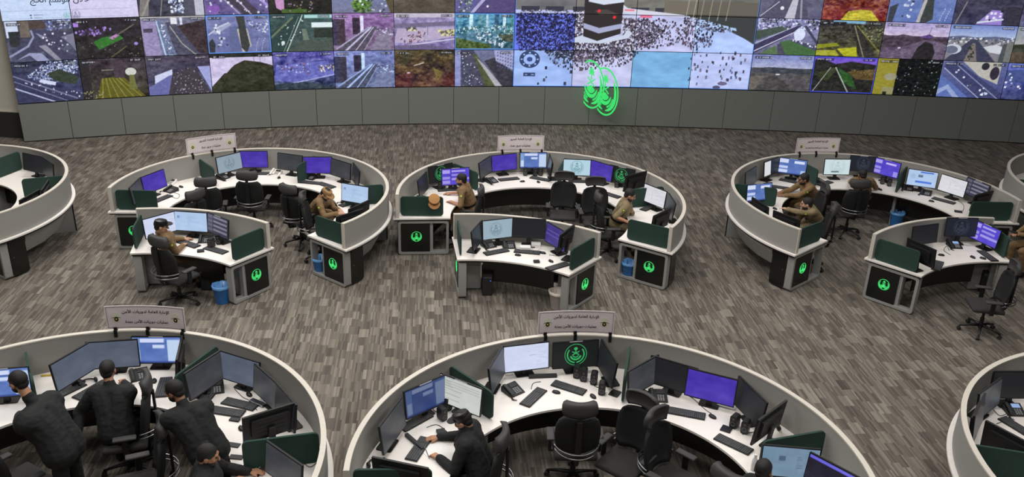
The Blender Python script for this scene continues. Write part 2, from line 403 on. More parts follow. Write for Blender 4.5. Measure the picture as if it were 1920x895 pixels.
# ------------------------------------------------------------------ pictures shown on lit displays (painted in memory, stored on the glass's vertices)
class Pic:
    def __init__(s, w, h, bg=(0, 0, 0), ss=2, seed=1):
        s.w, s.h, s.ss = w, h, ss; s.W, s.H = w * ss, h * ss
        s.u, s.v = np.meshgrid((np.arange(s.W) + .5) / s.W, (np.arange(s.H) + .5) / s.H)
        s.a = np.zeros((s.H, s.W, 3)); s.a[:] = bg; s.rng = np.random.RandomState(seed)
    def put(s, mask, c, al=1.0):
        m = (mask * al)[..., None] if mask.dtype != bool else (mask.astype(float) * al)[..., None]
        s.a = s.a * (1 - m) + np.array(c, float) * m; return s
    def grad(s, c0, c1, v0=0, v1=1):
        t = np.clip((s.v - v0) / (v1 - v0), 0, 1)[..., None]; m = ((s.v >= v0) & (s.v <= v1))[..., None]
        s.a = np.where(m, np.array(c0) * (1 - t) + np.array(c1) * t, s.a); return s
    def inside(s, P):
        r = np.zeros(s.u.shape, bool); n = len(P)
        for i in range(n):
            (x1, y1), (x2, y2) = P[i], P[(i + 1) % n]
            if y1 == y2: continue
            r ^= ((y1 > s.v) != (y2 > s.v)) & (s.u < (x2 - x1) * (s.v - y1) / (y2 - y1) + x1)
        return r
    def poly(s, P, c, al=1.0): return s.put(s.inside(P), c, al)
    def rect(s, x0, y0, x1, y1, c, al=1.0): return s.put((s.u >= x0) & (s.u <= x1) & (s.v >= y0) & (s.v <= y1), c, al)
    def line(s, P, w, c, al=1.0, asp=.62):
        for (x1, y1), (x2, y2) in zip(P[:-1], P[1:]):
            dx, dy = x2 - x1, (y2 - y1) * asp; L2 = dx * dx + dy * dy + 1e-9
            t = np.clip(((s.u - x1) * dx + (s.v - y1) * asp * dy) / L2, 0, 1)
            d2 = (s.u - x1 - t * dx) ** 2 + ((s.v - y1) * asp - t * dy) ** 2
            s.put(d2 < (w / 2) ** 2, c, al)
        return s
    def disc(s, x, y, rx, ry, c, al=1.0, inner=0.0):
        d = ((s.u - x) / rx) ** 2 + ((s.v - y) / ry) ** 2
        return s.put((d < 1) & (d >= inner), c, al)
    def noise(s, amp, n=14, tint=(1, 1, 1), region=None, seed=3):
        r = np.random.RandomState(seed); tot = np.zeros(s.u.shape)
        for o in range(3):
            k = n * 2 ** o; g = r.rand(k + 2, k + 2); x, y = s.u * k, s.v * k; i, j = x.astype(int), y.astype(int); fx, fy = x - i, y - j
            tot += (g[j, i] * (1 - fx) * (1 - fy) + g[j, i + 1] * fx * (1 - fy) + g[j + 1, i] * (1 - fx) * fy + g[j + 1, i + 1] * fx * fy - .5) / 1.6 ** o
        m = 1.0 if region is None else region[..., None]
        s.a = np.clip(s.a + tot[..., None] * amp * 2 * np.array(tint) * m, 0, 255); return s
    def dots(s, P, n, size, cols, seed=5, tall=1.0):
        if s.w < 200: n = int(n * 1.4); size *= .74
        r = np.random.RandomState(seed); xs = [p[0] for p in P]; ys = [p[1] for p in P]; k = 0
        def inp(x, y):
            c = False
            for i in range(len(P)):
                (x1, y1), (x2, y2) = P[i], P[(i + 1) % len(P)]
                if (y1 > y) != (y2 > y) and x < (x2 - x1) * (y - y1) / (y2 - y1) + x1: c = not c
            return c
        for _ in range(n * 6):
            if k >= n: break
            x = min(xs) + r.rand() * (max(xs) - min(xs)); y = min(ys) + r.rand() * (max(ys) - min(ys))
            if not inp(x, y): continue
            k += 1; c = cols[r.randint(len(cols))]; q = size * (.6 + .8 * r.rand())
            i0, i1 = int((x - q / 2) * s.W), int((x + q / 2) * s.W) + 1; j0, j1 = int((y - q * .8 * tall) * s.H), int((y + q * .8 * tall) * s.H) + 1
            s.a[max(0, j0):max(0, j1), max(0, i0):max(0, i1)] = c
        return s
    def caption(s, x, y, n=10, h=.045, c=(230, 232, 240), back=(20, 22, 30)):
        w = n * .022
        s.rect(x - .01, y - h * .3, x + w, y + h * 1.3, back, .55)
        for i in range(n):
            if s.rng.rand() < .8: s.rect(x + i * .022, y + h * .15 * s.rng.rand(), x + i * .022 + .012, y + h * (.6 + .4 * s.rng.rand()), c, .8)
        return s
    def emblem(s, x, y, r, c, al=1.0, asp=1.7):
        ry = r * asp
        s.disc(x, y, r, ry, c, al, .88)
        for r0, r1, a0, a1 in ((.68, .80, -40, 84), (.68, .80, 96, 220), (.38, .54, 15, 165), (.2, .3, 20, 160)):
            d = np.sqrt(((s.u - x) / r) ** 2 + ((s.v - y) / ry) ** 2); an = np.degrees(np.arctan2((s.v - y) / ry, (s.u - x) / r)); an = np.where(an < -90, an + 360, an)
            s.put((d > r0) & (d < r1) & (an > a0) & (an < a1), c, al)
        s.line([(x - .3 * r, y - .28 * ry), (x + .28 * r, y + .02 * ry)], r * .09, c, al, 1 / asp); s.line([(x + .3 * r, y - .28 * ry), (x - .28 * r, y + .02 * ry)], r * .09, c, al, 1 / asp)
        s.disc(x, y - .55 * ry, .17 * r, .15 * ry, c, al); s.line([(x, y - .55 * ry), (x, y - .2 * ry)], r * .08, c, al, 1 / asp); return s
    def mul(s, k): s.a = np.clip(s.a * np.array(k), 0, 255); return s
    def out(s):
        a = s.a.reshape(s.h, s.ss, s.w, s.ss, 3).mean((1, 3)) / 255.0
        return np.where(a <= .04045, a / 12.92, ((a + .055) / 1.055) ** 2.4)
def picture_mesh(name, pic, corners, back=.0):
    """corners: lower left, lower right, upper right, upper left (Vectors), picture row 0 on top"""
    h, w = pic.shape[:2]; ll, lr, ur, ul = [np.array(c) for c in corners]
    u = np.linspace(0, 1, w)[None, :, None]; v = np.linspace(0, 1, h)[:, None, None]
    P = (ul * (1 - u) + ur * u) * (1 - v) + (ll * (1 - u) + lr * u) * v
    me = bpy.data.meshes.new(name); me.vertices.add(w * h); me.vertices.foreach_set('co', P.reshape(-1))
    idx = np.arange(w * h).reshape(h, w); q = np.stack([idx[1:, :-1], idx[1:, 1:], idx[:-1, 1:], idx[:-1, :-1]], -1).reshape(-1)
    nq = (w - 1) * (h - 1); me.loops.add(nq * 4); me.loops.foreach_set('vertex_index', q); me.polygons.add(nq)
    me.polygons.foreach_set('loop_start', np.arange(nq) * 4); me.polygons.foreach_set('loop_total', np.full(nq, 4))
    me.update(); at_ = me.attributes.new('picture', 'FLOAT_COLOR', 'POINT')
    at_.data.foreach_set('color', np.concatenate([pic, np.ones((h, w, 1))], -1).reshape(-1)); me.materials.append(painted()); me.validate(); return me
def desk_picture(kind, seed=1):
    W, H = 60, 34
    if kind == 'off': return Pic(2, 2, (26, 27, 30)).out()
    if kind == 'offgrey': return Pic(24, 14, (58, 60, 64)).noise(8, 4).out()
    if kind == 'mid': return Pic(24, 14, (84, 92, 108)).noise(8, 4).out()
    if kind == 'purple': return Pic(24, 14, (72, 52, 168)).noise(12, 4).out()
    if kind == 'purple_dim': return Pic(W, H, (66, 54, 130)).noise(12, 4).rect(.05, .3, .9, .36, (92, 80, 160)).rect(.05, .5, .8, .56, (92, 80, 160)).out()
    if kind in ('purple_ui', 'purple_ui2'):
        p = Pic(W, H, (82, 66, 196)).noise(8, 5)
        p.rect(.03, .08, .3, .3, (168, 158, 232)).rect(.03, .48, .3, .64, (150, 140, 224)).rect(.03, .72, .3, .92, (158, 146, 226))
        if kind == 'purple_ui': p.rect(.36, .12, .85, .22, (170, 162, 236)).rect(.36, .34, .85, .46, (150, 142, 226)).rect(.36, .58, .98, .7, (160, 150, 230))
        else: p.rect(.45, .14, .85, .26, (190, 182, 240)).rect(.8, .62, .97, .94, (150, 140, 225))
        return p.out()
    if kind in ('blue_ui', 'blue_ui_dim', 'blue_ui2'):
        p = Pic(W, H, (86, 114, 180)).noise(8, 5)
        if kind == 'blue_ui2': p.rect(.02, .05, .33, .3, (206, 216, 240)).rect(.02, .48, .33, .64, (190, 204, 236)).rect(.02, .72, .33, .95, (200, 212, 240)).rect(.55, .12, .92, .28, (214, 222, 246)).rect(.82, .7, .97, .95, (180, 196, 232))
        else: p.rect(.02, .05, .15, .95, (126, 158, 206)).rect(.03, .5, .14, .9, (198, 214, 236)).rect(.17, .06, .66, .2, (206, 216, 246)).rect(.42, .3, .66, .42, (200, 212, 244)).rect(.72, .1, .98, .95, (188, 208, 236))
        p.rect(0, .92, 1, 1, (48, 70, 140))
        if kind == 'blue_ui_dim': p.mul((.52, .55, .62))
        return p.out()
    if kind in ('white', 'white_map'):
        p = Pic(W, H, (206, 214, 240) if kind == 'white' else (216, 216, 222)).noise(5, 4)
        r = np.random.RandomState(seed)
        for i in range(16 if kind == 'white' else 26):
            x, y = r.rand() * .5 + .45, r.rand() * .8 + .1; p.rect(x, y, x + .2 * r.rand() + .05, y + .012, (160, 168, 196), .6)
        if kind == 'white': p.rect(.5, .05, .504, .95, (176, 186, 220), .8)
        else: p.line([(.4, .3), (.42, .7)], .012, (190, 176, 176)); p.line([(.1, .15), (.6, .2), (.9, .5)], .008, (180, 180, 190))
        return p.out()
    if kind in ('white_blue', 'sky_form', 'bars', 'slate_form'):
        p = Pic(W, H, (176, 200, 232) if kind != 'slate_form' else (112, 138, 160)).noise(6, 4); r = np.random.RandomState(seed)
        if kind == 'slate_form': p.rect(.3, .3, .42, .46, (72, 92, 112)); [p.rect(.62, .3 + .07 * i, .62 + .12 * r.rand(), .32 + .07 * i, (84, 106, 128)) for i in range(8)]
        elif kind == 'bars': p.rect(.42, .06, .86, .14, (70, 110, 210)).rect(.36, .28, .52, .42, (92, 112, 140)).rect(.28, .66, .84, .78, (70, 112, 214)).disc(.18, .4, .09, .16, (160, 186, 214)).rect(0, 0, 1, .02, (220, 232, 246))
        else: p.rect(.08, .2, .16, .34, (120, 150, 196)); [p.rect(.4, .25 + .06 * i, .4 + .4 * r.rand(), .265 + .06 * i, (140, 166, 206)) for i in range(9)]
        return p.out()
    if kind == 'list':
        p = Pic(W, H, (196, 200, 194)).noise(4, 5)
        for i in range(9): p.rect(.04, .12 + .09 * i, .96, .125 + .09 * i, (140, 146, 142)); p.rect(.06, .05 + .09 * i, .06 + .5 * np.random.RandomState(i).rand(), .065 + .09 * i, (128, 134, 132))
        return p.out()
    if kind == 'dark_ui':
        p = Pic(W, H, (54, 52, 72)).noise(6, 5)
        for y in (.06, .28, .5, .72): p.rect(.3, y, .95, y + .1, (124, 124, 140)); p.rect(.04, y, .26, y + .16, (92, 92, 108))
        return p.out()
    if kind == 'half_white': return Pic(W, H, (30, 32, 36)).rect(.02, .05, .45, .95, (214, 216, 220)).out()
    if kind == 'emblem_green': return Pic(130, 74, (20, 24, 23)).emblem(.5, .5, .25, (52, 170, 96)).out()
    if kind == 'emblem_dark': return Pic(W, H, (26, 30, 40)).emblem(.5, .5, .25, (52, 62, 78)).out()
    if kind == 'emblem_light': return Pic(W, H, (178, 208, 222)).emblem(.5, .48, .24, (84, 138, 146), .8).out()
    if kind == 'emblem_grey': return Pic(W, H, (142, 158, 172)).emblem(.5, .5, .22, (96, 122, 134), .8).out()
    if kind == 'emblem_side': return Pic(W, H, (150, 172, 186)).emblem(.42, .5, .2, (88, 112, 122), .7).out()
    if kind == 'emblem_white': return Pic(W, H, (200, 218, 222)).emblem(.52, .5, .3, (160, 190, 186), .6).rect(.28, .78, .58, .84, (44, 60, 66)).out()
    if kind == 'purple_bar': return Pic(W, H, (34, 30, 46)).rect(.02, .02, .98, .12, (108, 100, 220)).noise(6, 6).out()
    raise ValueError(kind)
# ------------------------------------------------------------------ pictures of the video wall
TW, TH = 128, 80
CAR = [(235, 238, 250), (210, 216, 236), (60, 64, 84), (190, 200, 226)]
def tile_picture(key):
    c, r = key; sd = 17 * c + 5 * r + 1
    p = Pic(TW, TH, (40, 42, 50), 2, sd); asp = .62
    cap = True
    if key == (0, 0):
        p.grad((44, 48, 70), (60, 62, 104)).noise(20, 12).dots([(.2, .35), (.55, 0), (.98, 0), (.98, .3), (.5, .6)], 420, .02, [(220, 228, 250), (160, 172, 214), (70, 78, 112), (120, 132, 180)])
        p.poly([(.5, .3), (.7, .2), (.98, .42), (.9, .6), (.6, .48)], (52, 62, 50)).poly([(.4, .42), (.62, .52), (.6, .6), (.37, .5)], (206, 214, 240))
        p.poly([(0, .3), (1, .86), (1, 1), (0, 1)], (54, 56, 86)).line([(0, .32), (.9, .95)], .02, (120, 122, 160)).line([(0, .62), (.55, 1)], .02, (186, 192, 226)).line([(0, .45), (.75, 1)], .008, (150, 154, 190))
        p.dots([(.1, .45), (1, .8), (1, .95), (.3, .7)], 22, .018, CAR)
    elif key == (1, 0):
        p.grad((62, 52, 62), (58, 56, 44)).noise(26, 10).rect(.0, 0, .14, 1, (42, 38, 42)).poly([(.3, .5), (.62, .45), (.95, 1), (.2, 1)], (96, 92, 34))
        for i in range(6): p.line([(.32 + .05 * i, .5), (.28 + .12 * i, 1)], .012, (150, 146, 60))
        p.rect(.5, .05, .66, .5, (70, 58, 70)).disc(.76, .36, .085, .1, (206, 208, 200)).poly([(.73, .44), (.8, .44), (.83, .8), (.71, .8)], (110, 112, 60)).rect(.32, .28, .5, .3, (150, 140, 130)).dots([(0, .8), (.3, .8), (.3, 1), (0, 1)], 20, .016, [(150, 150, 110)])
    elif key == (2, 0):
        p.grad((72, 66, 84), (70, 70, 100)).noise(24, 12).poly([(.12, .5), (.4, .35), (.4, .6), (.1, .85)], (204, 210, 238)).poly([(0, .8), (.35, .5), (.55, .45), (.3, 1), (0, 1)], (104, 106, 164)).poly([(.8, .3), (1, .3), (1, .98)], (158, 164, 216)).poly([(.4, .45), (.75, .3), (.98, 1), (.3, 1)], (64, 58, 68)).dots([(.4, .4), (.75, .3), (.98, 1), (.35, 1)], 70, .014, [(180, 180, 200), (50, 46, 56), (150, 146, 156)])
    elif key == (3, 0):
        p.grad((40, 40, 38), (40, 42, 36)).rect(0, .1, 1, .5, (206, 196, 228)).poly([(0, .1), (.4, .1), (.25, .45), (0, .85)], (208, 198, 232)).poly([(0, .88), (.25, .5), (.38, .3), (.55, .18), (.8, .24), (1, .34), (1, 1), (0, 1)], (46, 48, 32)).noise(14, 14)
        for x in (.7, .8, .88): p.line([(x, .1), (x, .24)], .006, (120, 112, 130))
    elif key == (4, 0):
        p.grad((96, 92, 176), (52, 64, 92)).noise(40, 14).poly([(.05, .35), (.9, .25), (1, .6), (.3, .8), (0, .75)], (104, 108, 186)).dots([(.05, .3), (.6, .3), (.6, .6), (.1, .5)], 50, .02, [(180, 188, 240), (60, 62, 110), (130, 90, 120)]).dots([(.72, .4), (1, .34), (1, .52), (.75, .55)], 40, .024, [(226, 214, 190), (80, 80, 110)]).line([(.2, .86), (1, .62)], .02, (160, 166, 226)).poly([(0, .85), (.5, .8), (1, .95), (1, 1), (0, 1)], (50, 62, 74)).noise(20, 20)
    elif key in ((5, 0), (5, 1)):
        pur = r == 1
        p.grad((150, 146, 176) if not pur else (156, 124, 170), (104, 104, 120) if not pur else (110, 96, 112)).noise(30, 12)
        for a0, a1, cc in ((.0, .12, (62, 58, 76)), (.08, .2, (70, 58, 64)), (.32, .44, (56, 46, 58))): p.rect(a0, .12 if a0 > .3 else .15, a1, .56 if a0 > .3 else .85, cc)
        p.rect(.45, .06, .5, .5, (226, 232, 246)).poly([(.05, 1), (.62, .36), (.72, .36), (.5, 1)], (84, 82, 90)).line([(.2, 1), (.62, .38)], .03, (190, 194, 206)).line([(.36, 1), (.66, .38)], .014, (200, 202, 210)).line([(.5, 1), (.74, .36)], .018, (150, 150, 158)).line([(.05, .95), (.58, .38)], .02, (170, 176, 190)).poly([(.6, 1), (.75, .5), (.95, .45), (.95, 1)], (132, 128, 140)).dots([(.7, .4), (1, .4), (1, .6), (.72, .6)], 30, .02, [(210, 212, 226), (90, 86, 100)])
        if not pur: p.mul((.88, .98, 1.16))
        else: p.mul((1, .96, 1.06))
        p.noise(14, 24)
    elif key == (6, 0):
        p.grad((78, 70, 44), (76, 46, 46)).noise(46, 9, (.9, .8, .4)).rect(.1, .08, .24, .4, (66, 60, 42)).line([(.32, .42), (.48, .34)], .016, (190, 180, 170)).rect(.2, .6, .25, .64, (220, 206, 226)).poly([(.62, .45), (.8, .6), (.72, .85)], (120, 112, 44), .6).poly([(0, .7), (.3, .6), (.25, 1), (0, 1)], (96, 40, 46), .5).poly([(.8, .7), (1, .6), (1, 1), (.8, 1)], (92, 38, 42), .5).noise(22, 26)
    elif key == (7, 0):
        p.grad((112, 116, 150), (84, 84, 110)).poly([(.08, 0), (.32, 0), (.55, 1), (.12, 1)], (74, 74, 96)).rect(0, 0, .1, 1, (140, 146, 196)).poly([(.3, .1), (.36, .1), (.72, 1), (.52, 1)], (78, 86, 58)).poly([(.36, .2), (.5, .4), (.82, 1), (.7, 1)], (172, 172, 178)).poly([(.5, .3), (.68, .2), (1, .6), (1, 1), (.82, 1)], (56, 54, 66)).poly([(.66, 0), (1, 0), (1, .55), (.7, .3)], (160, 164, 204))
        for i in range(5):
            for j in range(7): p.rect(.72 + .045 * j, .05 + .09 * i + .02 * j, .74 + .045 * j, .09 + .09 * i + .02 * j, (90, 94, 140))
        p.dots([(.12, .1), (.3, .1), (.5, 1), (.14, 1)], 26, .016, CAR).noise(12, 20)
    elif key == (12, 0):
        p.grad((120, 130, 190), (168, 174, 206), 0, .36).rect(0, .36, 1, 1, (84, 82, 84)).poly([(0, .4), (.3, .34), (.7, .37), (1, .36), (1, .52), (0, .5)], (62, 66, 76)).poly([(.3, .6), (.42, .6), (.8, 1), (.1, 1)], (72, 70, 70)).poly([(0, .6), (.25, .58), (.1, .95), (0, 1)], (104, 98, 92)).line([(.42, .54), (.47, .54)], .02, (220, 222, 230)).noise(14, 18)
    elif key == (13, 0):
        p.grad((104, 76, 200), (140, 104, 216), 0, .24).poly([(0, .1), (.15, .08), (.35, .2), (.6, .12), (1, .2), (1, 1), (0, 1)], (38, 38, 36)).poly([(.05, .5), (.3, .3), (.4, .3), (.25, .7)], (52, 60, 38)).poly([(.4, .3), (.62, .5), (.75, .9), (.5, .7)], (44, 84, 40)).line([(.04, 1), (.28, .3)], .012, (170, 168, 170)).line([(.36, .3), (.62, 1)], .018, (170, 180, 170)).poly([(.55, .4), (1, .3), (1, .62), (.7, .6)], (92, 74, 44)).dots([(.6, .35), (1, .3), (1, .6)], 24, .016, [(40, 34, 30), (130, 110, 70)]).noise(12, 18)
    elif key == (14, 0):
        p.rect(0, 0, 1, 1, (16, 20, 20)).noise(14, 24, (.6, 1, .7)).dots([(.33, 0), (1, 0), (1, 1), (.33, 1)], 34, .014, [(170, 190, 184), (60, 80, 66), (120, 130, 160)]).rect(0, 0, .32, 1, (146, 138, 50)).disc(.24, .5, .1, .1, (150, 150, 140), .8).rect(.14, .78, .32, 1, (140, 140, 118), .7).rect(.16, .92, .22, 1, (30, 30, 26))
    elif key == (15, 0):
        p.grad((96, 102, 150), (70, 78, 130)).poly([(.3, 0), (.9, 0), (.9, .6), (.6, .4)], (182, 180, 172)).disc(.66, .12, .06, .1, (46, 46, 56)).disc(.82, .3, .07, .18, (50, 44, 60)).poly([(.02, .15), (.2, 0), (1, .85), (1, 1), (.62, 1)], (62, 66, 106)).line([(.04, .2), (.66, 1)], .014, (170, 176, 206)).line([(.18, .05), (.95, 1)], .012, (150, 156, 196)).poly([(0, .4), (.12, .5), (.5, 1), (0, 1)], (92, 112, 176)).poly([(0, .8), (.15, .65), (.36, 1), (.26, 1), (.14, .78), (0, .95)], (148, 164, 206)).dots([(.1, .15), (.3, .2), (.9, .95), (.6, .9)], 14, .03, CAR)
    elif key == (16, 0):
        p.grad((98, 112, 196), (56, 62, 106)).noise(30, 10).poly([(0, .2), (1, .1), (1, .5), (0, .5)], (70, 84, 140)).dots([(0, .3), (1, .2), (1, .7), (0, .7)], 40, .03, CAR + [(92, 96, 150)])
    elif key == (0, 1):
        p.grad((66, 64, 78), (76, 78, 104)).noise(22, 10).rect(.02, .0, .2, .4, (206, 216, 240)).rect(.05, .25, .2, .62, (44, 48, 52)).rect(.22, 0, .36, .4, (110, 100, 92)).rect(.36, .02, .62, .2, (78, 66, 60)).dots([(.58, 0), (.98, 0), (.98, .2), (.6, .25)], 70, .03, [(190, 200, 240), (70, 76, 110), (110, 120, 170)])
        p.poly([(.05, .72), (.36, .4), (.4, .22), (.98, .3), (1, .6), (.7, .62), (1, 1), (.6, .98), (.5, .75), (.1, .95)], (66, 66, 92)).line([(.02, .85), (.3, .62), (.4, .4), (.38, .25)], .03, (146, 150, 182)).poly([(.44, .3), (.58, .4), (.52, .45)], (140, 142, 170)).poly([(.45, .62), (.56, .6), (.76, 1), (.68, 1), (.52, .72)], (142, 142, 160)).poly([(.1, .95), (.3, .78), (.48, .8), (.58, 1), (.4, 1), (.3, .84)], (150, 154, 190)).poly([(.8, .42), (1, .34), (1, .8), (.92, .6)], (122, 122, 146)).dots([(.4, .3), (.9, .3), (.9, .8), (.5, .6)], 18, .024, CAR)
    elif key == (1, 1):
        p.grad((44, 38, 46), (36, 34, 34)).noise(14, 14).poly([(.26, .58), (.4, .48), (.66, .42), (.72, .52), (.34, .78)], (52, 116, 46)).poly([(.5, .5), (.62, .4), (.66, .44), (.56, .54)], (186, 130, 190)).line([(.64, .42), (.9, .18)], .02, (104, 100, 88)).dots([(.02, .3), (.4, .2), (.6, .3), (.3, .42), (.05, .42)], 30, .03, [(172, 140, 220), (120, 92, 170), (70, 56, 92)]).line([(.5, .98), (.75, .72)], .02, (92, 86, 62)).rect(.0, .1, .08, .2, (170, 130, 220)).dots([(0, .5), (1, .5), (1, 1), (0, 1)], 30, .016, [(120, 110, 110), (70, 66, 60)]).disc(.9, .66, .03, .04, (160, 140, 220))
    elif key == (2, 1):
        p.grad((120, 120, 146), (72, 68, 80)).noise(16, 12).poly([(0, .1), (.22, .1), (.28, 1), (.02, 1)], (150, 140, 182)).rect(.03, .3, .17, .4, (74, 66, 86)).poly([(.24, .1), (.34, .1), (.5, 1), (.28, 1)], (112, 124, 160)).line([(.24, .1), (.33, 1)], .02, (190, 214, 240)).dots([(.3, .15), (.36, .15), (.46, 1), (.36, 1)], 46, .02, [(226, 234, 250), (90, 100, 130)]).poly([(.38, .15), (.5, .15), (.98, 1), (.5, 1)], (76, 76, 98)).line([(.44, .25), (.6, .7), (.8, 1)], .014, (170, 168, 160)).poly([(.55, .25), (1, .1), (1, 1), (.85, .95)], (60, 48, 52)).rect(.46, 0, .56, .2, (226, 226, 236)).rect(.6, .02, .64, .22, (220, 224, 240)).rect(0, 0, 1, .04, (180, 178, 176)).noise(14, 26)
    elif key == (3, 1):
        p.grad((122, 128, 176), (104, 110, 158)).noise(14, 10).poly([(.05, .45), (.35, .18), (.4, .25), (.15, .5)], (160, 166, 200)).poly([(.34, .95), (.36, .3), (.5, .3), (.55, .95)], (96, 104, 148)).line([(.5, .4), (.56, 1)], .05, (186, 180, 176)).line([(.62, .4), (.66, .8)], .05, (176, 172, 172)).line([(.03, .5), (.2, .3), (.35, .2)], .02, (196, 200, 220)).poly([(.47, .04), (.6, .04), (.62, .4), (.66, .8), (.6, 1), (.52, .85), (.5, .3)], (60, 62, 62)).poly([(.02, .7), (.08, .6), (.12, .75), (.1, 1), (.02, 1)], (52, 54, 62)).dots([(.12, .2), (.32, .3), (.3, .9), (.15, .8)], 14, .03, CAR).dots([(.62, .12), (.98, .15), (.95, .5), (.7, .4)], 36, .02, CAR + [(80, 84, 110)])
        for i in range(7): p.rect(.75 + .004 * (6 - i) ** 1.5, .62 + .05 * i, .756 + .004 * (6 - i) ** 1.5, .645 + .05 * i, (230, 234, 244)); p.rect(.84 + .004 * (6 - i) ** 1.5, .62 + .05 * i, .846 + .004 * (6 - i) ** 1.5, .645 + .05 * i, (230, 234, 244))
    elif key == (4, 1):
        p.grad((58, 84, 84), (66, 80, 76)).noise(14, 14).poly([(0, .5), (.4, .04), (.56, .04), (.24, 1), (0, 1)], (46, 66, 66)).line([(.0, .62), (.36, .1)], .03, (106, 120, 96)).line([(.24, 1), (.52, .04)], .016, (190, 206, 196)).line([(.19, 1), (.46, .08)], .01, (140, 158, 150)).rect(.55, .03, 1, .12, (170, 214, 214)).rect(.66, .22, 1, .36, (222, 236, 240)).rect(.62, .2, 1, .23, (60, 80, 84)).rect(.7, .38, 1, .64, (44, 52, 46)).poly([(.5, .4), (.57, .4), (.62, .74), (.52, .74)], (112, 124, 112)).disc(.19, .76, .03, .05, (214, 226, 226)).dots([(.05, .4), (.5, .1), (.6, .3), (.3, .8), (.1, .9)], 24, .018, [(206, 226, 226), (40, 50, 54)]).poly([(.5, .7), (1, .66), (1, 1), (.3, 1)], (74, 84, 78))
    elif key == (6, 1):
        p.grad((152, 142, 182), (134, 124, 176)).noise(34, 14).rect(0, 0, 1, .12, (196, 188, 206)).poly([(0, .3), (1, .22), (1, .34), (0, .4)], (112, 106, 136)).poly([(.05, .42), (1, .38), (1, .64), (.3, .8), (0, .8)], (182, 170, 200)).dots([(.2, .4), (.36, .4), (.36, .48), (.2, .48)], 30, .026, [(224, 222, 170), (90, 84, 96)]).dots([(.72, .48), (1, .44), (1, .6), (.76, .62)], 50, .03, [(222, 218, 160), (100, 96, 80)]).dots([(.1, .7), (.42, .46), (.52, .5), (.5, .74), (.2, .84)], 46, .022, [(160, 96, 104), (94, 70, 84), (200, 190, 210)]).line([(.1, .9), (1, .7)], .02, (206, 200, 226)).poly([(0, .88), (.5, .84), (1, 1), (0, 1)], (104, 94, 130)).line([(.55, .4), (.55, .6)], .006, (90, 84, 110))
    elif key == (7, 1):
        p.grad((92, 158, 196), (64, 96, 110)).noise(30, 14)
        for x, w_, cc in ((.24, .06, (190, 226, 240)), (.38, .12, (88, 142, 158)), (.52, .04, (186, 222, 238)), (.66, .08, (56, 92, 126)), (.8, .05, (200, 232, 242)), (.9, .1, (80, 140, 150))): p.rect(x, 0, x + w_, .45, cc)
        p.dots([(0, .4), (1, .3), (1, .6), (0, .55)], 130, .024, [(60, 100, 110), (160, 200, 214), (214, 232, 240), (70, 110, 80)]).dots([(.3, .5), (.95, .6), (.8, .95), (.4, .7)], 90, .028, [(226, 238, 248), (160, 190, 214), (60, 84, 100)]).poly([(0, .66), (.25, .75), (.6, .85), (.6, 1), (0, 1)], (72, 92, 46)).poly([(.72, .58), (1, .56), (1, .8), (.82, .75)], (70, 78, 64)).noise(34, 24)
    elif key == (12, 1):
        p.grad((150, 152, 200), (92, 92, 120)).noise(20, 14).dots([(0, 0), (1, 0), (1, .3), (0, .34)], 150, .036, [(220, 224, 250), (104, 100, 140), (66, 68, 84), (176, 176, 224)]).poly([(0, .35), (.4, .2), (.5, .3), (0, .62)], (70, 84, 78)).poly([(.62, .55), (.75, .3), (.72, .55), (.66, .6)], (230, 236, 252)).disc(.7, .42, .09, .17, (216, 224, 250)).poly([(.4, .64), (.56, .58), (1, .86), (1, 1), (.48, 1)], (70, 106, 66)).poly([(0, .74), (.62, .2), (.72, .16), (.55, .45), (0, .98)], (62, 58, 92)).line([(0, .7), (.62, .2)], .012, (190, 190, 214)).line([(0, .92), (.64, .34)], .016, (206, 204, 224)).poly([(.6, .56), (1, .74), (1, .86), (.56, .6)], (76, 74, 106)).poly([(.36, .72), (.42, .66), (.52, 1), (.4, 1)], (78, 76, 96)).poly([(.1, .98), (.34, .74), (.4, 1)], (86, 112, 78)).dots([(.6, .56), (1, .74), (1, .8), (.6, .6)], 16, .024, CAR).poly([(.75, .2), (.8, .18), (1, .6), (1, .7)], (66, 64, 88))
    elif key == (13, 1):
        p.grad((58, 56, 56), (76, 76, 50)).noise(28, 16).rect(.2, 0, .7, .08, (130, 176, 206)).poly([(.0, .06), (.4, .04), (.42, .12), (0, .2)], (46, 44, 50)).poly([(0, .68), (.3, .62), (.36, .7), (0, .8)], (138, 144, 44)).poly([(.32, .78), (.62, .72), (.66, .98), (.45, .98)], (176, 176, 40)).poly([(0, .84), (.3, .82), (.38, .98), (0, .98)], (160, 162, 50)).poly([(.5, .1), (.6, .1), (.95, .98), (.68, .98)], (50, 48, 46)).line([(.54, .14), (.76, 1)], .016, (140, 136, 110)).line([(.58, .14), (1, .85)], .02, (120, 118, 62)).poly([(0, .6), (.45, .4), (.5, .46), (0, .68)], (66, 64, 60)).dots([(.6, .1), (1, .15), (1, .6), (.7, .4)], 70, .02, [(150, 150, 120), (60, 70, 44), (100, 104, 60)]).noise(18, 30)
    elif key == (14, 1):
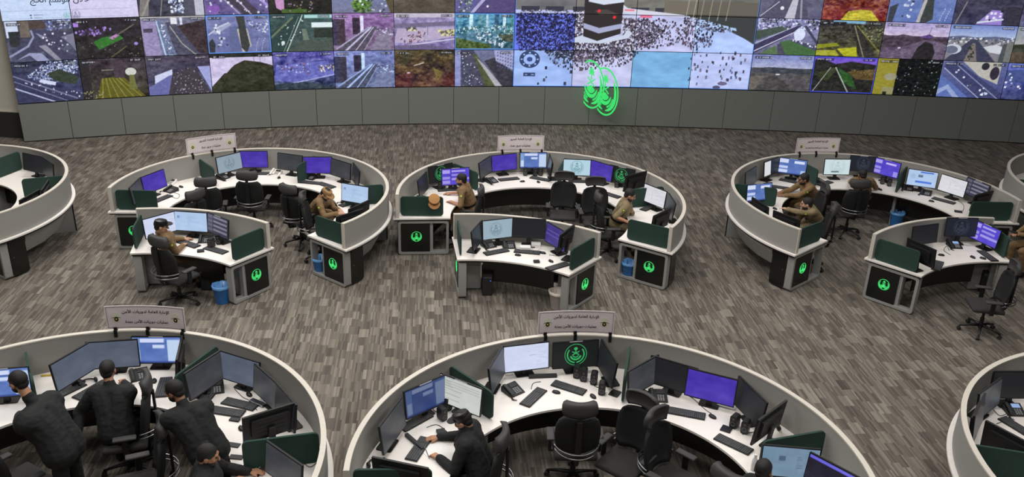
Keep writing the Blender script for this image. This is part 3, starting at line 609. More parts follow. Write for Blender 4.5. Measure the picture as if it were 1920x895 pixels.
        p.grad((168, 158, 206), (200, 186, 214), 0, .36).rect(0, .36, 1, 1, (92, 78, 100)).poly([(0, .34), (.16, .4), (.3, .32), (.5, .38), (.62, .36), (.7, .3), (.8, .38), (1, .42), (1, .6), (0, .7)], (74, 62, 76)).poly([(.55, .38), (.68, .32), (.78, .38), (.7, .42)], (98, 72, 140)).poly([(.0, .88), (.66, .46), (.9, .5), (1, .62), (1, 1), (0, 1)], (104, 90, 112)).noise(18, 20).poly([(.5, 1), (.56, .68), (.66, .5), (.78, .56), (.84, .8), (.82, 1)], (40, 38, 40)).line([(.72, .12), (.69, .38)], .008, (96, 84, 110)).rect(.26, .68, .3, .72, (226, 222, 232))
    elif key == (15, 1):
        p.grad((112, 132, 196), (176, 190, 222), 0, .36).poly([(0, .34), (.2, .3), (.4, .34), (.7, .3), (1, .34), (1, .46), (0, .46)], (96, 104, 136)).rect(0, .42, 1, 1, (128, 126, 134)).dots([(0, .36), (1, .34), (1, .54), (0, .52)], 120, .026, [(214, 214, 220), (92, 98, 116), (150, 150, 156), (70, 80, 80)]).poly([(0, 1), (.34, .4), (.44, .4), (.78, 1)], (62, 64, 86)).poly([(.3, 1), (.38, .5), (.42, .5), (.5, 1)], (124, 116, 112)).dots([(.34, .6), (.4, .55), (.44, .95), (.36, .95)], 14, .03, [(50, 56, 50)]).disc(.1, .68, .13, .14, (196, 202, 216)).disc(.08, .7, .1, .11, (104, 110, 132)).poly([(.55, .6), (.74, .52), (.9, .62), (.84, .78), (.66, .74)], (204, 208, 216)).poly([(.88, .46), (1, .46), (1, 1), (.86, 1)], (116, 118, 118)).poly([(.84, .5), (.9, .48), (.9, 1), (.82, 1)], (74, 80, 84))
    elif key == (16, 1):
        p.grad((130, 138, 156), (170, 170, 170), 0, .5).rect(0, .5, 1, 1, (82, 70, 58)).poly([(0, .5), (.4, .45), (1, .55), (1, .7), (0, .7)], (60, 66, 54)).noise(14, 14)
    elif key in ((0, 2), (1, 2)):
        a = (198, 216, 246) if c == 0 else (212, 206, 240); p.grad(a, a).noise(4, 4).rect(0 if c else .0, .77, 1 if c == 0 else .92, .775, (140, 148, 180)).rect(.1 if c == 0 else 0, .955, 1 if c == 0 else .85, .965, (140, 146, 176)); cap = False
        if c == 0: p.emblem(.94, .9, .05, (110, 180, 170), .9, 1.62); p.disc(.42, .88, .012, .02, (40, 44, 60)).rect(.46, .87, .6, .89, (140, 150, 180)).disc(.42, .94, .01, .016, (70, 76, 96)).rect(.46, .935, .58, .95, (150, 160, 190))
        else: p.emblem(.07, .9, .07, (112, 112, 140), .9, 1.62)
    elif key == (2, 2):
        p.grad((60, 62, 80), (60, 60, 76)).noise(14, 12).poly([(0, 1), (.1, 0), (.22, 0), (.14, 1)], (124, 120, 122)).line([(.04, 1), (.2, .5)], .03, (150, 150, 140)).line([(.32, 1), (.38, .5)], .012, (150, 150, 146)).dots([(.45, .5), (.7, .5), (.68, .95), (.5, .9)], 60, .03, [(230, 238, 250), (140, 150, 190)]).rect(.86, .3, 1, 1, (188, 190, 206)).rect(.7, .3, .86, 1, (80, 80, 96))
    elif key == (3, 2):
        p.grad((112, 100, 150), (98, 88, 140)).noise(14, 12).poly([(.2, .4), (.5, .4), (.9, 1), (.6, 1)], (70, 62, 76)).line([(.25, .5), (.55, 1)], .016, (180, 166, 190)).line([(.45, .5), (.72, 1)], .02, (178, 164, 196)).line([(.8, .5), (1, .8)], .04, (170, 150, 220)).disc(.14, .85, .1, .12, (146, 92, 190), .7).dots([(0, .5), (1, .5), (1, 1), (0, 1)], 22, .03, CAR)
    elif key == (4, 2):
        p.grad((36, 34, 34), (34, 34, 28)).noise(12, 14).poly([(.1, .6), (.25, .55), (.24, .95), (.12, .85)], (196, 150, 196)).rect(.2, .88, .6, .98, (70, 98, 44)).dots([(.3, .7), (.7, .7), (.7, .98), (.3, .98)], 18, .02, [(96, 110, 50), (160, 130, 170)])
    elif key == (5, 2):
        p.grad((110, 126, 176), (120, 122, 150)).noise(10, 8).disc(.46, .78, .14, .16, (92, 134, 60)).dots([(.34, .62), (.66, .62), (.62, .98), (.36, .98)], 80, .03, [(70, 100, 44), (110, 150, 70), (50, 66, 44)]).dots([(.2, .5), (.9, .5), (.9, 1), (.2, 1)], 16, .03, CAR).poly([(.86, .6), (1, .5), (1, 1), (.95, 1)], (86, 76, 56))
    elif key == (6, 2):
        p.grad((84, 76, 66), (88, 80, 70)).noise(14, 6); cap = False
    elif key == (7, 2):
        p.grad((120, 116, 160), (92, 88, 150)).noise(12, 10).poly([(.3, 1), (.6, .4), (1, .4), (1, 1)], (84, 74, 122)).line([(.28, 1), (.55, .5)], .05, (176, 172, 214)).dots([(.05, .5), (.3, .5), (.26, 1), (.05, 1)], 40, .03, [(100, 124, 96), (190, 196, 210), (70, 80, 84)]).disc(.54, .82, .02, .03, (230, 230, 240))
    elif key == (12, 2):
        p.grad((92, 92, 112), (98, 98, 126)).noise(10, 10).poly([(.0, 1), (.3, .4), (.7, .4), (.8, 1)], (84, 82, 104)).poly([(.42, 1), (.52, .4), (.6, .4), (.58, 1)], (190, 190, 206)).line([(.03, .95), (.3, .55)], .014, (190, 190, 210)).line([(.68, 1), (.64, .4)], .03, (150, 150, 170)).disc(.36, .72, .03, .05, (232, 234, 244))
    elif key == (13, 2):
        p.grad((110, 70, 60), (132, 52, 50)).noise(30, 10).poly([(.4, .75), (.6, .7), (.75, .72), (.9, 1), (.3, 1)], (190, 178, 60)).noise(40, 22, (1, .9, .3))
    elif key == (14, 2):
        p.grad((112, 128, 180), (98, 120, 182)).noise(10, 10).poly([(.5, .3), (.66, .3), (.7, .9), (.6, 1), (.52, 1)], (62, 66, 66)).line([(.48, 1), (.54, .4)], .05, (180, 176, 176)).poly([(.02, .6), (.14, .5), (.1, 1), (.02, 1)], (60, 64, 74)).dots([(.2, .4), (.36, .4), (.34, .9), (.24, .9)], 8, .04, CAR)
        for i in range(6): p.rect(.8 + .003 * (6 - i) ** 1.6, .6 + .06 * i, .808 + .003 * (6 - i) ** 1.6, .635 + .06 * i, (232, 236, 246)); p.rect(.88 + .003 * (6 - i) ** 1.6, .6 + .06 * i, .888 + .003 * (6 - i) ** 1.6, .635 + .06 * i, (232, 236, 246))
    elif key == (15, 2):
        p.grad((66, 64, 80), (58, 58, 84)).noise(14, 12).poly([(.35, 1), (.55, .6), (.72, .6), (.74, 1)], (150, 128, 206)).line([(.38, .94), (.74, .84)], .03, (206, 214, 226)).line([(.05, 1), (.16, .4)], .02, (130, 126, 130)).poly([(.74, .5), (1, .5), (1, 1), (.8, 1)], (54, 52, 66)).dots([(.5, .6), (.72, .6), (.7, .85), (.5, .9)], 8, .04, [(40, 50, 46), (226, 226, 236)])
    else:
        p.grad((70, 66, 92), (86, 84, 120)).noise(26, 12).dots([(0, .3), (1, .3), (1, 1), (0, 1)], 30, .03, CAR)
    p.noise(9, 34, seed=sd)
    if cap:
        p.caption(.05, .06, 9 if c < 12 else 12); p.caption(.78, .05, 8)
    if key in ((3, 1), (7, 1), (13, 0)):
        cc = (96, 150, 236) if key != (13, 0) else (70, 80, 214)
        for a0 in ((0, 0, 1, .03), (0, .97, 1, 1), (0, 0, .016, 1), (.984, 0, 1, 1)): p.rect(*a0, cc)
    return p.out()
def plaza_picture():
    """a white marble court full of people round a tall black cube; spans 4 x 3 cubes"""
    w, h = TW * 4, TH * 3; p = Pic(w, h, (196, 200, 232), 2, 9); X = lambda x: x / 4; Y = lambda y: 1 - y / 3; Q = lambda L: [(X(a), Y(b)) for a, b in L]
    p.noise(8, 16)
    for i in range(26): p.line(Q([(2.7 + .02 * i, -.1), (3.0 + .045 * i, .5), (3.1 + .05 * i, 1.2)]), .0012, (170, 174, 208), .6)
    p.rect(0, 0, 1, Y(2.1), (120, 118, 112)).noise(12, 20)
    for x in (.1, .5, .95, 1.9, 2.3): p.rect(X(x), Y(2.2), X(x + .3), Y(2.06), (60, 60, 70))
    p.poly(Q([(2.4, 2.05), (2.5, 2.25), (4, 2.3), (4, 1.25), (3.82, 1.42), (3.5, 1.66), (3.1, 1.86), (2.7, 2.0)]), (70, 66, 62))
    p.poly(Q([(2.45, 2.04), (4, 2.04), (4, 2.4), (2.45, 2.4)]), (116, 110, 100)); p.poly(Q([(1.75, 2.3), (1.85, 2.18), (2.8, 2.02), (2.9, 1.95), (1.6, 2.06), (1.6, 2.3)]), (214, 216, 232))
    for x in (2.86, 2.98, 3.1, 3.24, 3.38, 3.52): p.line(Q([(x, 2.6), (x - .04, 1.9)]), .0035, (168, 160, 140))
    for i in range(7): p.poly(Q([(2.78 + .13 * i, 2.02 - .05 * i), (2.88 + .13 * i, 2.0 - .05 * i), (2.9 + .13 * i, 1.95 - .055 * i), (2.8 + .13 * i, 1.96 - .05 * i)]), (196, 206, 226))
    DK = [(52, 46, 60), (70, 60, 74), (40, 38, 48), (92, 80, 92), (120, 110, 130)]; MX = DK + [(226, 224, 240), (206, 206, 232), (232, 230, 244)]
    p.dots(Q([(.0, 1.9), (.15, 2.1), (1.2, 2.1), (1.2, 1.9)]), 260, .0045, [(226, 226, 240), (120, 116, 130), (80, 76, 90)], 3, 1.3)
    p.dots(Q([(.03, 2.0), (1.15, 2.0), (1.15, 1.25), (.95, 1.0), (.1, 1.0), (.03, 1.2)]), 2300, .0046, DK + DK + MX, 4, 1.5)
    p.dots(Q([(.9, 1.25), (1.3, 1.25), (1.8, 1.35), (1.8, 1.9), (2.2, 1.9), (2.5, 1.6), (2.3, 1.2), (2.0, .95), (1.6, .72), (1.0, .7), (.5, .95)]), 2000, .0044, MX + DK + DK, 5, 1.6)
    p.dots(Q([(1.6, 1.95), (2.5, 1.9), (3.0, 1.6), (2.7, 1.2), (2.2, 1.05)]), 340, .0042, DK + [(110, 106, 126)], 6, 2.0)
    p.dots(Q([(.5, 1.0), (2.1, 1.0), (1.9, .6), (1.0, .45), (.7, .6)]), 300, .0044, DK, 7, 2.1)
    p.dots(Q([(2.8, 1.98), (3.2, 1.86), (3.7, 1.6), (3.4, 1.58), (2.8, 1.7)]), 260, .0042, DK + [(220, 224, 240), (150, 156, 180)], 8, 1.5)
    p.dots(Q([(2.8, 1.7), (3.3, 1.6), (3.3, 1.2), (3.0, 1.05), (2.8, 1.2)]), 120, .0044, DK, 9, 2.4)
    p.dots(Q([(2.9, 1.02), (3.9, 1.02), (3.95, .2), (2.95, .1)]), 56, .0052, DK + [(90, 96, 130)], 10, 2.8)
    p.dots(Q([(.4, .6), (1.2, .6), (1.2, .05), (.4, .05)]), 8, .007, DK, 12, 2.0)
    p.poly(Q([(.98, 1.34), (1.15, 1.44), (1.5, 1.3), (1.8, 1.42), (1.88, 1.6), (1.96, 1.5), (1.9, 1.36), (1.45, 1.2), (.98, 1.22)]), (204, 212, 232))
    p.poly(Q([(1.13, 3), (1.79, 3), (1.76, 1.48), (1.38, 1.27), (1.14, 1.4)]), (50, 44, 46)); p.poly(Q([(1.14, 1.76), (1.4, 1.63), (1.77, 1.76), (1.77, 1.63), (1.4, 1.48), (1.14, 1.62)]), (168, 172, 206)); p.poly(Q([(1.2, 2.34), (1.45, 2.26), (1.78, 2.34), (1.78, 3), (1.2, 3)]), (214, 222, 240))
    p.poly(Q([(1.3, 2.1), (1.5, 2.14), (1.72, 2.0), (1.4, 1.98)]), (76, 70, 68)); p.disc(X(1.38), Y(2.09), .007, .014, (232, 50, 60)); p.disc(X(1.64), Y(1.93), .007, .014, (232, 50, 60)); p.rect(X(1.8), Y(2.15), X(1.96), Y(2.1), (240, 110, 130), .8); p.rect(X(2.06), Y(2.0), X(2.26), Y(1.93), (240, 90, 120), .8)
    p.disc(X(.27), Y(.75), .043, .08, (58, 66, 96), .95, .36); p.disc(X(.27), Y(.75), .012, .022, (70, 84, 130))
    for k in range(8): p.disc(X(.27 + .135 * math.cos(k * PI / 4)), Y(.75 + .18 * math.sin(k * PI / 4)), .004, .007, (214, 220, 240))
    p.rect(X(.17), Y(.38), X(.37), Y(.28), (58, 66, 96)); p.rect(X(.2), Y(.34), X(.24), Y(.32), (214, 220, 240)); p.rect(X(.3), Y(.34), X(.35), Y(.32), (214, 220, 240))
    p.disc(X(3.55), Y(.16), .02, .018, (110, 104, 130)); p.disc(X(3.46), Y(.05), .016, .016, (84, 80, 104))
    t = {(0, 0): (.82, .94, 1.06), (0, 1): (.50, .58, 1.0), (0, 2): (.92, .94, 1.02), (1, 0): (1, 1, 1.02), (2, 0): (.62, .88, .96), (2, 1): (1, 1, 1.04), (3, 1): (.9, 1.0, 1.08), (3, 0): (.96, 1, 1.06), (3, 2): (.9, .9, .9)}
    for (i, j), k in t.items():
        m = (p.u >= i / 4) & (p.u < (i + 1) / 4) & (p.v >= 1 - (j + 1) / 3) & (p.v < 1 - j / 3); p.a[m] = np.clip(p.a[m] * np.array(k), 0, 255)
    for a0 in ((0, 0, .003, 1), (0, .993, 1, 1), (.997, 0, 1, 1)): p.rect(*a0, (90, 140, 236))
    return p.out()
PLAZA = plaza_picture()
SEEN = {(0, 0): 'parked cars, green yard and a diagonal road', (1, 0): 'white water tower over yellow green fields', (2, 0): 'pale roofs beside a dusky road', (3, 0): 'black hill against a lavender sky', (4, 0): 'blue purple car park', (5, 0): 'bluish motorway past two dark towers', (6, 0): 'murky brown and red field', (7, 0): 'grey avenue beside white flats', (12, 0): 'desert road under a grey blue sky', (13, 0): 'green dark road under a purple sky, blue outlined', (14, 0): 'black picture with a yellow left strip', (15, 0): 'blue diagonal motorway with white van', (16, 0): 'blue street at the right edge of the wall',
(0, 1): 'curving road junction below white buildings', (1, 1): 'dark picture with a bright green field', (2, 1): 'wide street between lilac building and dark trees', (3, 1): 'tree lined avenue, outlined in light blue', (4, 1): 'teal motorway with a white roof', (5, 1): 'pinkish motorway past two dark towers', (6, 1): 'lavender car park with yellow bays', (7, 1): 'teal blue street with trees, blue outlined', (12, 1): 'curving flyover and green verge', (13, 1): 'olive and yellow road junction', (14, 1): 'dark bush before hills and pink sky', (15, 1): 'straight road under a clear blue sky', (16, 1): 'brown land at the right edge, middle row',
(0, 2): 'pale blue slide cut by the top edge, left half', (1, 2): 'pale lilac slide cut by the top edge, right half', (2, 2): 'dark road with white spray, top row', (3, 2): 'purple motorway, top row', (4, 2): 'pink shape on black, top row', (5, 2): 'green palm on blue grey, top row', (6, 2): 'plain brown grey, top row', (7, 2): 'violet curving road, top row', (12, 2): 'grey motorway lanes, top row', (13, 2): 'yellow and red field, top row', (14, 2): 'blue avenue with dashed lanes, top row', (15, 2): 'violet triangle on dark street, top row', (16, 2): 'dim violet street at the right end, top row'}
PZ = {0: 'left column', 1: 'second column', 2: 'third column', 3: 'right column'}
PR = {0: 'bottom row, mostly white paving', 1: 'middle row, thick with people', 2: 'top row, cut by the photo edge'}
ROWH = (1.0, .975, .97)
for r in range(3):
    for c in range(len(XS) - 1):
        xa, xb = XS[c], XS[c + 1]; z0a = zb(xa) + sum(ROWH[:r]); z0b = zb(xb) + sum(ROWH[:r]); hh = ROWH[r]
        A_, B_ = wpt(xa), wpt(xb); g = .004; d = (B_ - A_).normalized(); n = Vector((d.y, -d.x, 0))
        if c in (8, 9, 10, 11):
            i = c - 8; pic = PLAZA[(2 - r) * TH:(3 - r) * TH, i * TW:(i + 1) * TW]
            lab = 'wall display of the crowded white court, %s, %s' % (PZ[i], PR[r])
            if (i, r) == (1, 1): lab = 'wall display with the black cube rising from the crowd, middle row'
            if (i, r) == (2, 0): lab = 'wall display of empty cyan tinted paving, bottom row, third of the court'
            if (i, r) == (0, 1): lab = 'wall display of the crowd tinted deep blue, left of the black cube'
            if (i, r) == (0, 0): lab = 'wall display with a round control dial over white paving, bottom row'
        else:
            pic = tile_picture((min(c, 16), r)) if c <= 16 else tile_picture((17, r))
            lab = 'wall display showing ' + SEEN[(c, r)] if (c, r) in SEEN else 'wall display past the right edge of the photo, %s row' % ('bottom', 'middle', 'top')[r]
        t = thing('wall_display', lab, 'display', tuple((A_ + B_) / 2 + Vector((0, 0, (z0a + z0b) / 2))), 0, 'cubes of the video wall')
        o = Vector(t.location)
        bm_ = MB(); P = [A_ + d * g + Vector((0, 0, z0a + g)), B_ - d * g + Vector((0, 0, z0b + g)), B_ - d * g + Vector((0, 0, z0b + hh - g)), A_ + d * g + Vector((0, 0, z0a + hh - g))]
        bm_.add([q - o - n * .002 for q in P] + [q - o - n * .14 for q in P], [(0, 1, 2, 3), (7, 6, 5, 4), (0, 4, 5, 1), (1, 5, 6, 2), (2, 6, 7, 3), (3, 7, 4, 0)])
        bm_.build('cube_housing', BLACKP, t)
        k = .004; V = [P[0] + d * k + Vector((0, 0, k)), P[1] - d * k + Vector((0, 0, k)), P[2] - d * k - Vector((0, 0, k)), P[3] + d * k - Vector((0, 0, k))]
        link('screen', picture_mesh('screen', pic, [q - o + n * .004 for q in V]), t)
# ------------------------------------------------------------------ swivel chairs (built facing +y, origin on the floor)
def chair_parts(root):
    b = MB(); b.box((0, .02, .475), (.50, .48, .07), None, .028); b.build('seat', SEATM, root, True)
    def sheet(W, zs, y0, cur, th, nx=10):
        """curved padded sheet: list of (z, half width, y)"""
        vs = []; fs = []; k = nx + 1
        for off in (0, -th):
            for z, hw, y in zs:
                for i in range(k):
                    u = -1 + 2 * i / nx; vs.append((u * hw, y + y0 + cur * u * u + off, z))
        n = len(zs)
        for s_, o in ((0, 0), (1, n * k)):
            for j in range(n - 1):
                for i in range(nx):
                    q = (o + j * k + i, o + j * k + i + 1, o + (j + 1) * k + i + 1, o + (j + 1) * k + i); fs.append(q if s_ == 0 else q[::-1])
        for j in range(n - 1):
            for i in (0, nx): a = j * k + i; fs.append((a, a + k, a + k + n * k, a + n * k))
        for j in (0, n - 1):
            for i in range(nx): a = j * k + i; fs.append((a, a + 1, a + 1 + n * k, a + n * k))
        return vs, fs
    zs = [(.56, .17, -.20), (.60, .22, -.215), (.70, .25, -.235), (.82, .26, -.25), (.94, .25, -.265), (1.02, .22, -.28), (1.06, .17, -.285)]
    b = MB(); b.add(*sheet(0, zs, 0, .07, .035)); b.build('backrest', MESHM, root, True)
    zs = [(1.10, .15, -.27), (1.115, .18, -.285), (1.16, .20, -.29), (1.22, .20, -.285), (1.26, .185, -.275), (1.275, .15, -.265)]
    b = MB(); b.add(*sheet(0, zs, 0, .05, .06)); b.build('headrest', PADM, root, True)
    b = MB(); b.box((0, -.335, .80), (.07, .03, .52), None, .008); b.box((0, -.325, 1.12), (.05, .03, .2), None, .006); b.tube([(0, -.33, .58), (0, -.28, .45), (0, -.1, .41)], .025, 8); b.build('back_spine', BLACKP, root)
    b = MB()
    for z, r in ((.66, .27), (.60, .26)): b.tube([(r * math.cos(a), -.10 + .30 * math.sin(a), z) for a in [R_(190 + 160 * i / 16) for i in range(17)]], .009, 8)
    b.build('lumbar_hoop', CHROME, root, True)
    for s in (-1, 1):
        b = MB(); b.box((s * .29, -.0, .555), (.035, .07, .21), None, .01); b.box((s * .26, 0, .455), (.09, .06, .03), None, .006); a = b.build('armrest', BLACKP, root)
        b = MB(); b.box((s * .29, .0, .665), (.09, .25, .03), None, .013); b.build('arm_pad', PADM, a, True)
    b = MB(); b.lathe([(0, .08), (.032, .08), (.032, .26), (.022, .26), (.022, .44), (0, .44)], 16); b.build('gas_column', BLACKP, root, 'auto')
    b = MB(); b.box((0, 0, .425), (.22, .26, .05), None, .01); b.build('tilt_box', BLACKP, root)
    for i in range(5):
        a = 2 * PI * i / 5 + .3; d = Vector((math.cos(a), math.sin(a), 0))
        b = MB(); b.tube([d * .02 + Vector((0, 0, .13)), d * .16 + Vector((0, 0, .115)), d * .31 + Vector((0, 0, .08))], .026, 8, .015); lg = b.build('base_leg', BLACKP, root, True)
        n = Vector((-d.y, d.x, 0)); b = MB()
        for s in (-1, 1): b.lathe([(0, -.011), (.03, -.011), (.03, .011), (0, .011)], 14, frame(d * .31 + n * .016 * s + Vector((0, 0, .0305)), d, (0, 0, 1), n))
        b.tube([d * .31 + Vector((0, 0, .03)), d * .31 + Vector((0, 0, .085))], .009, 6); b.build('caster', DARKP, lg, 'auto')
CHAIR0 = None
def chair(p, rz, label, z=0.0):
    """p: photo pixel of the middle of the headrest top; rz: heading of the sitter in degrees, 90 = away from the camera"""
    global CHAIR0
    h = R_(rz); head = at(p[0], p[1], 1.27); f = Vector((math.cos(h), math.sin(h), 0)); base = head + f * .28; base.z = 0
    if CHAIR0 is None:
        CHAIR0 = thing('office_chair', label, 'office chair', base, h - PI / 2, 'black swivel chairs'); chair_parts(CHAIR0); return CHAIR0
    return dup(CHAIR0, label, base, h - PI / 2)
for p, rz, lb in (
 ((294, 444), 62, 'black swivel chair under the man at small left desk'),
 ((384, 334), 105, 'black chair pushed in left of the middle one, left far ring'),
 ((366, 357), 150, 'black chair turned sideways near front screen, left far ring'),
 ((462, 322), 92, 'black chair pushed in below purple monitor, middle of left far ring'),
 ((538, 347), 60, 'empty black chair left of the capped man, left far ring'),
 ((566, 362), 5, 'grey backed chair the capped man sits in, left far ring'),
 ((1059, 322), 268, 'large high backed chair facing the camera, left one of pair, centre far ring'),
 ((1117, 332), 275, 'large high backed chair facing the camera, right one of pair, centre far ring'),
 ((1122, 361), 5, 'grey backed chair behind the chin resting man'),
 ((902, 350), 178, 'black mesh chair behind the left man, centre far ring'),
 ((1616, 338), 92, 'black chair seen from behind, man hidden in front, right far ring'),
 ((1550, 346), 180, 'black chair behind upper man in khaki, right far ring'),
 ((1565, 384), 165, 'dark chair behind lower man in khaki, right far ring'),
 ((1908, 492), 170, 'empty black chair pulled out before the small right desk'),
 ((1992, 396), 186, 'black chair under the person cut by right photo edge'),
 ((272, 704), 200, 'black chair right of the seated man in black, bottom left ring'),
 ((300, 784), 205, 'grey headrest chair in front of leaning man, bottom left ring'),
 ((-42, 815), 60, 'black chair cut by left photo edge, bottom left ring'),
 ((1089, 757), 92, 'black chair seen from behind in middle of bottom centre ring'),
 ((1207, 738), 232, 'chair turned to camera with wide headrest, bottom centre ring'),
 ((1230, 768), 318, 'chair seen from behind its headrest, facing lower right, bottom centre ring'),
 ((944, 808), 172, 'black mesh chair behind the writing man'),
 ((1366, 885), 40, 'grey headrest at lower edge left of dark head, bottom centre ring'),
): chair(p, rz, lb)
# ------------------------------------------------------------------ monitors
MW, MH = .57, .345
def monitor_protos():
    b = MB(); b.prism(rrect(MW, MH, .008, 3), -.022, 0); b.prism(rrect(MW * .72, MH * .62, .02, 3), -.05, -.02)
    for i in range(3): b.box((0, -.06 + .05 * i, -.051), (MW * .5, .008, .004))
    cas = b.mesh('casing'); cas.materials.append(BLACKP)
    b = MB(); b.box((0, -.14, -.065), (.07, .26, .03), None, .004); nk = b.mesh('stand_neck'); nk.materials.append(BLACKP)
    b = MB(); b.prism(rrect(.24, .18, .02, 3), 0, .014); bs = b.mesh('stand_base'); bs.materials.append(BLACKP)
    b = MB(); b.box((0, MH / 2 - .006, .0015), (.16, .007, .003)); lt = b.mesh('webcam_strip'); lt.materials.append(mat('white_label_strip', (224, 224, 228), .4))
    return cas, nk, bs, lt
CAS, NKM, BSM, LTM = monitor_protos()
PICS = {}
def screen_mesh(kind):
    if kind not in PICS:
        w, h = MW - .022, MH - .026; PICS[kind] = picture_mesh('screen', desk_picture(kind, 3), [(-w / 2, -h / 2, .0012), (w / 2, -h / 2, .0012), (w / 2, h / 2, .0012), (-w / 2, h / 2, .0012)])
    return PICS[kind]
MON_OBJ = []
def monitor(p1, p2, kind, label, k=1.0, strip=False, zt=1.2, push=0.0, cat='monitor'):
    """p1, p2: photo pixels of the upper left and upper right corner, as its user sees it"""
    a, c = at(*p1, zt), at(*p2, zt); d = (c - a); d.z = 0; mid = (a + c) / 2; yaw = math.atan2(d.y, d.x)
    n = Vector((d.y, -d.x, 0)).normalized(); tilt = R_(7); mid = mid + n * push
    hw = d.normalized() * MW * k / 2
    circles = [(PODS[i][0], PODS[i][1], -60, 300) for i in PODS] + [(FRONT[i][0], FRONT[i][1], FRONT[i][2], FRONT[i][3]) for i in FRONT]
    for (cx, cy), R, b0, b1 in sorted(circles, key=lambda q: -q[3]):
        rel = [mid + s_ * hw - n * .055 - Vector((cx, cy, 0)) for s_ in (-1, 0, 1)]; ang = math.degrees(math.atan2(rel[1].y, rel[1].x))
        rm = max(math.hypot(q.x, q.y) for q in rel)
        if b0 - 3 < ang < b1 + 3 and R - .085 < rm < R + .34:
            sh_ = rm - (R - .085); e_ = Vector((rel[1].x, rel[1].y, 0)).normalized(); mid = mid - e_ * sh_; zt = min(1.27, zt + sh_ * .38); break
    t = thing('desk_monitor', label, cat, (mid.x, mid.y, DESK_Z), yaw, 'desk monitors'); h = MH * k; ctr = zt - DESK_Z - h / 2
    # children: casing plane is local XY -> world X / Z, tilted back
    Rm = Matrix.Rotation(PI / 2 - tilt, 4, 'X'); Mp = Matrix.Translation((0, -math.sin(tilt) * h / 2, ctr)) @ Rm @ Matrix.Scale(k, 4)
    for nm, me in (('casing', CAS), ('screen', screen_mesh(kind)), ('stand_neck', NKM)) + ((('webcam_strip', LTM),) if strip else ()):
        o = bpy.data.objects.new(nm, me); COL.objects.link(o); o.parent = t; o.matrix_local = Mp
    o = bpy.data.objects.new('stand_base', BSM); COL.objects.link(o); o.parent = t; o.location = (0, .055, 0.0)
    MON_OBJ.append((label, d.length)); return t
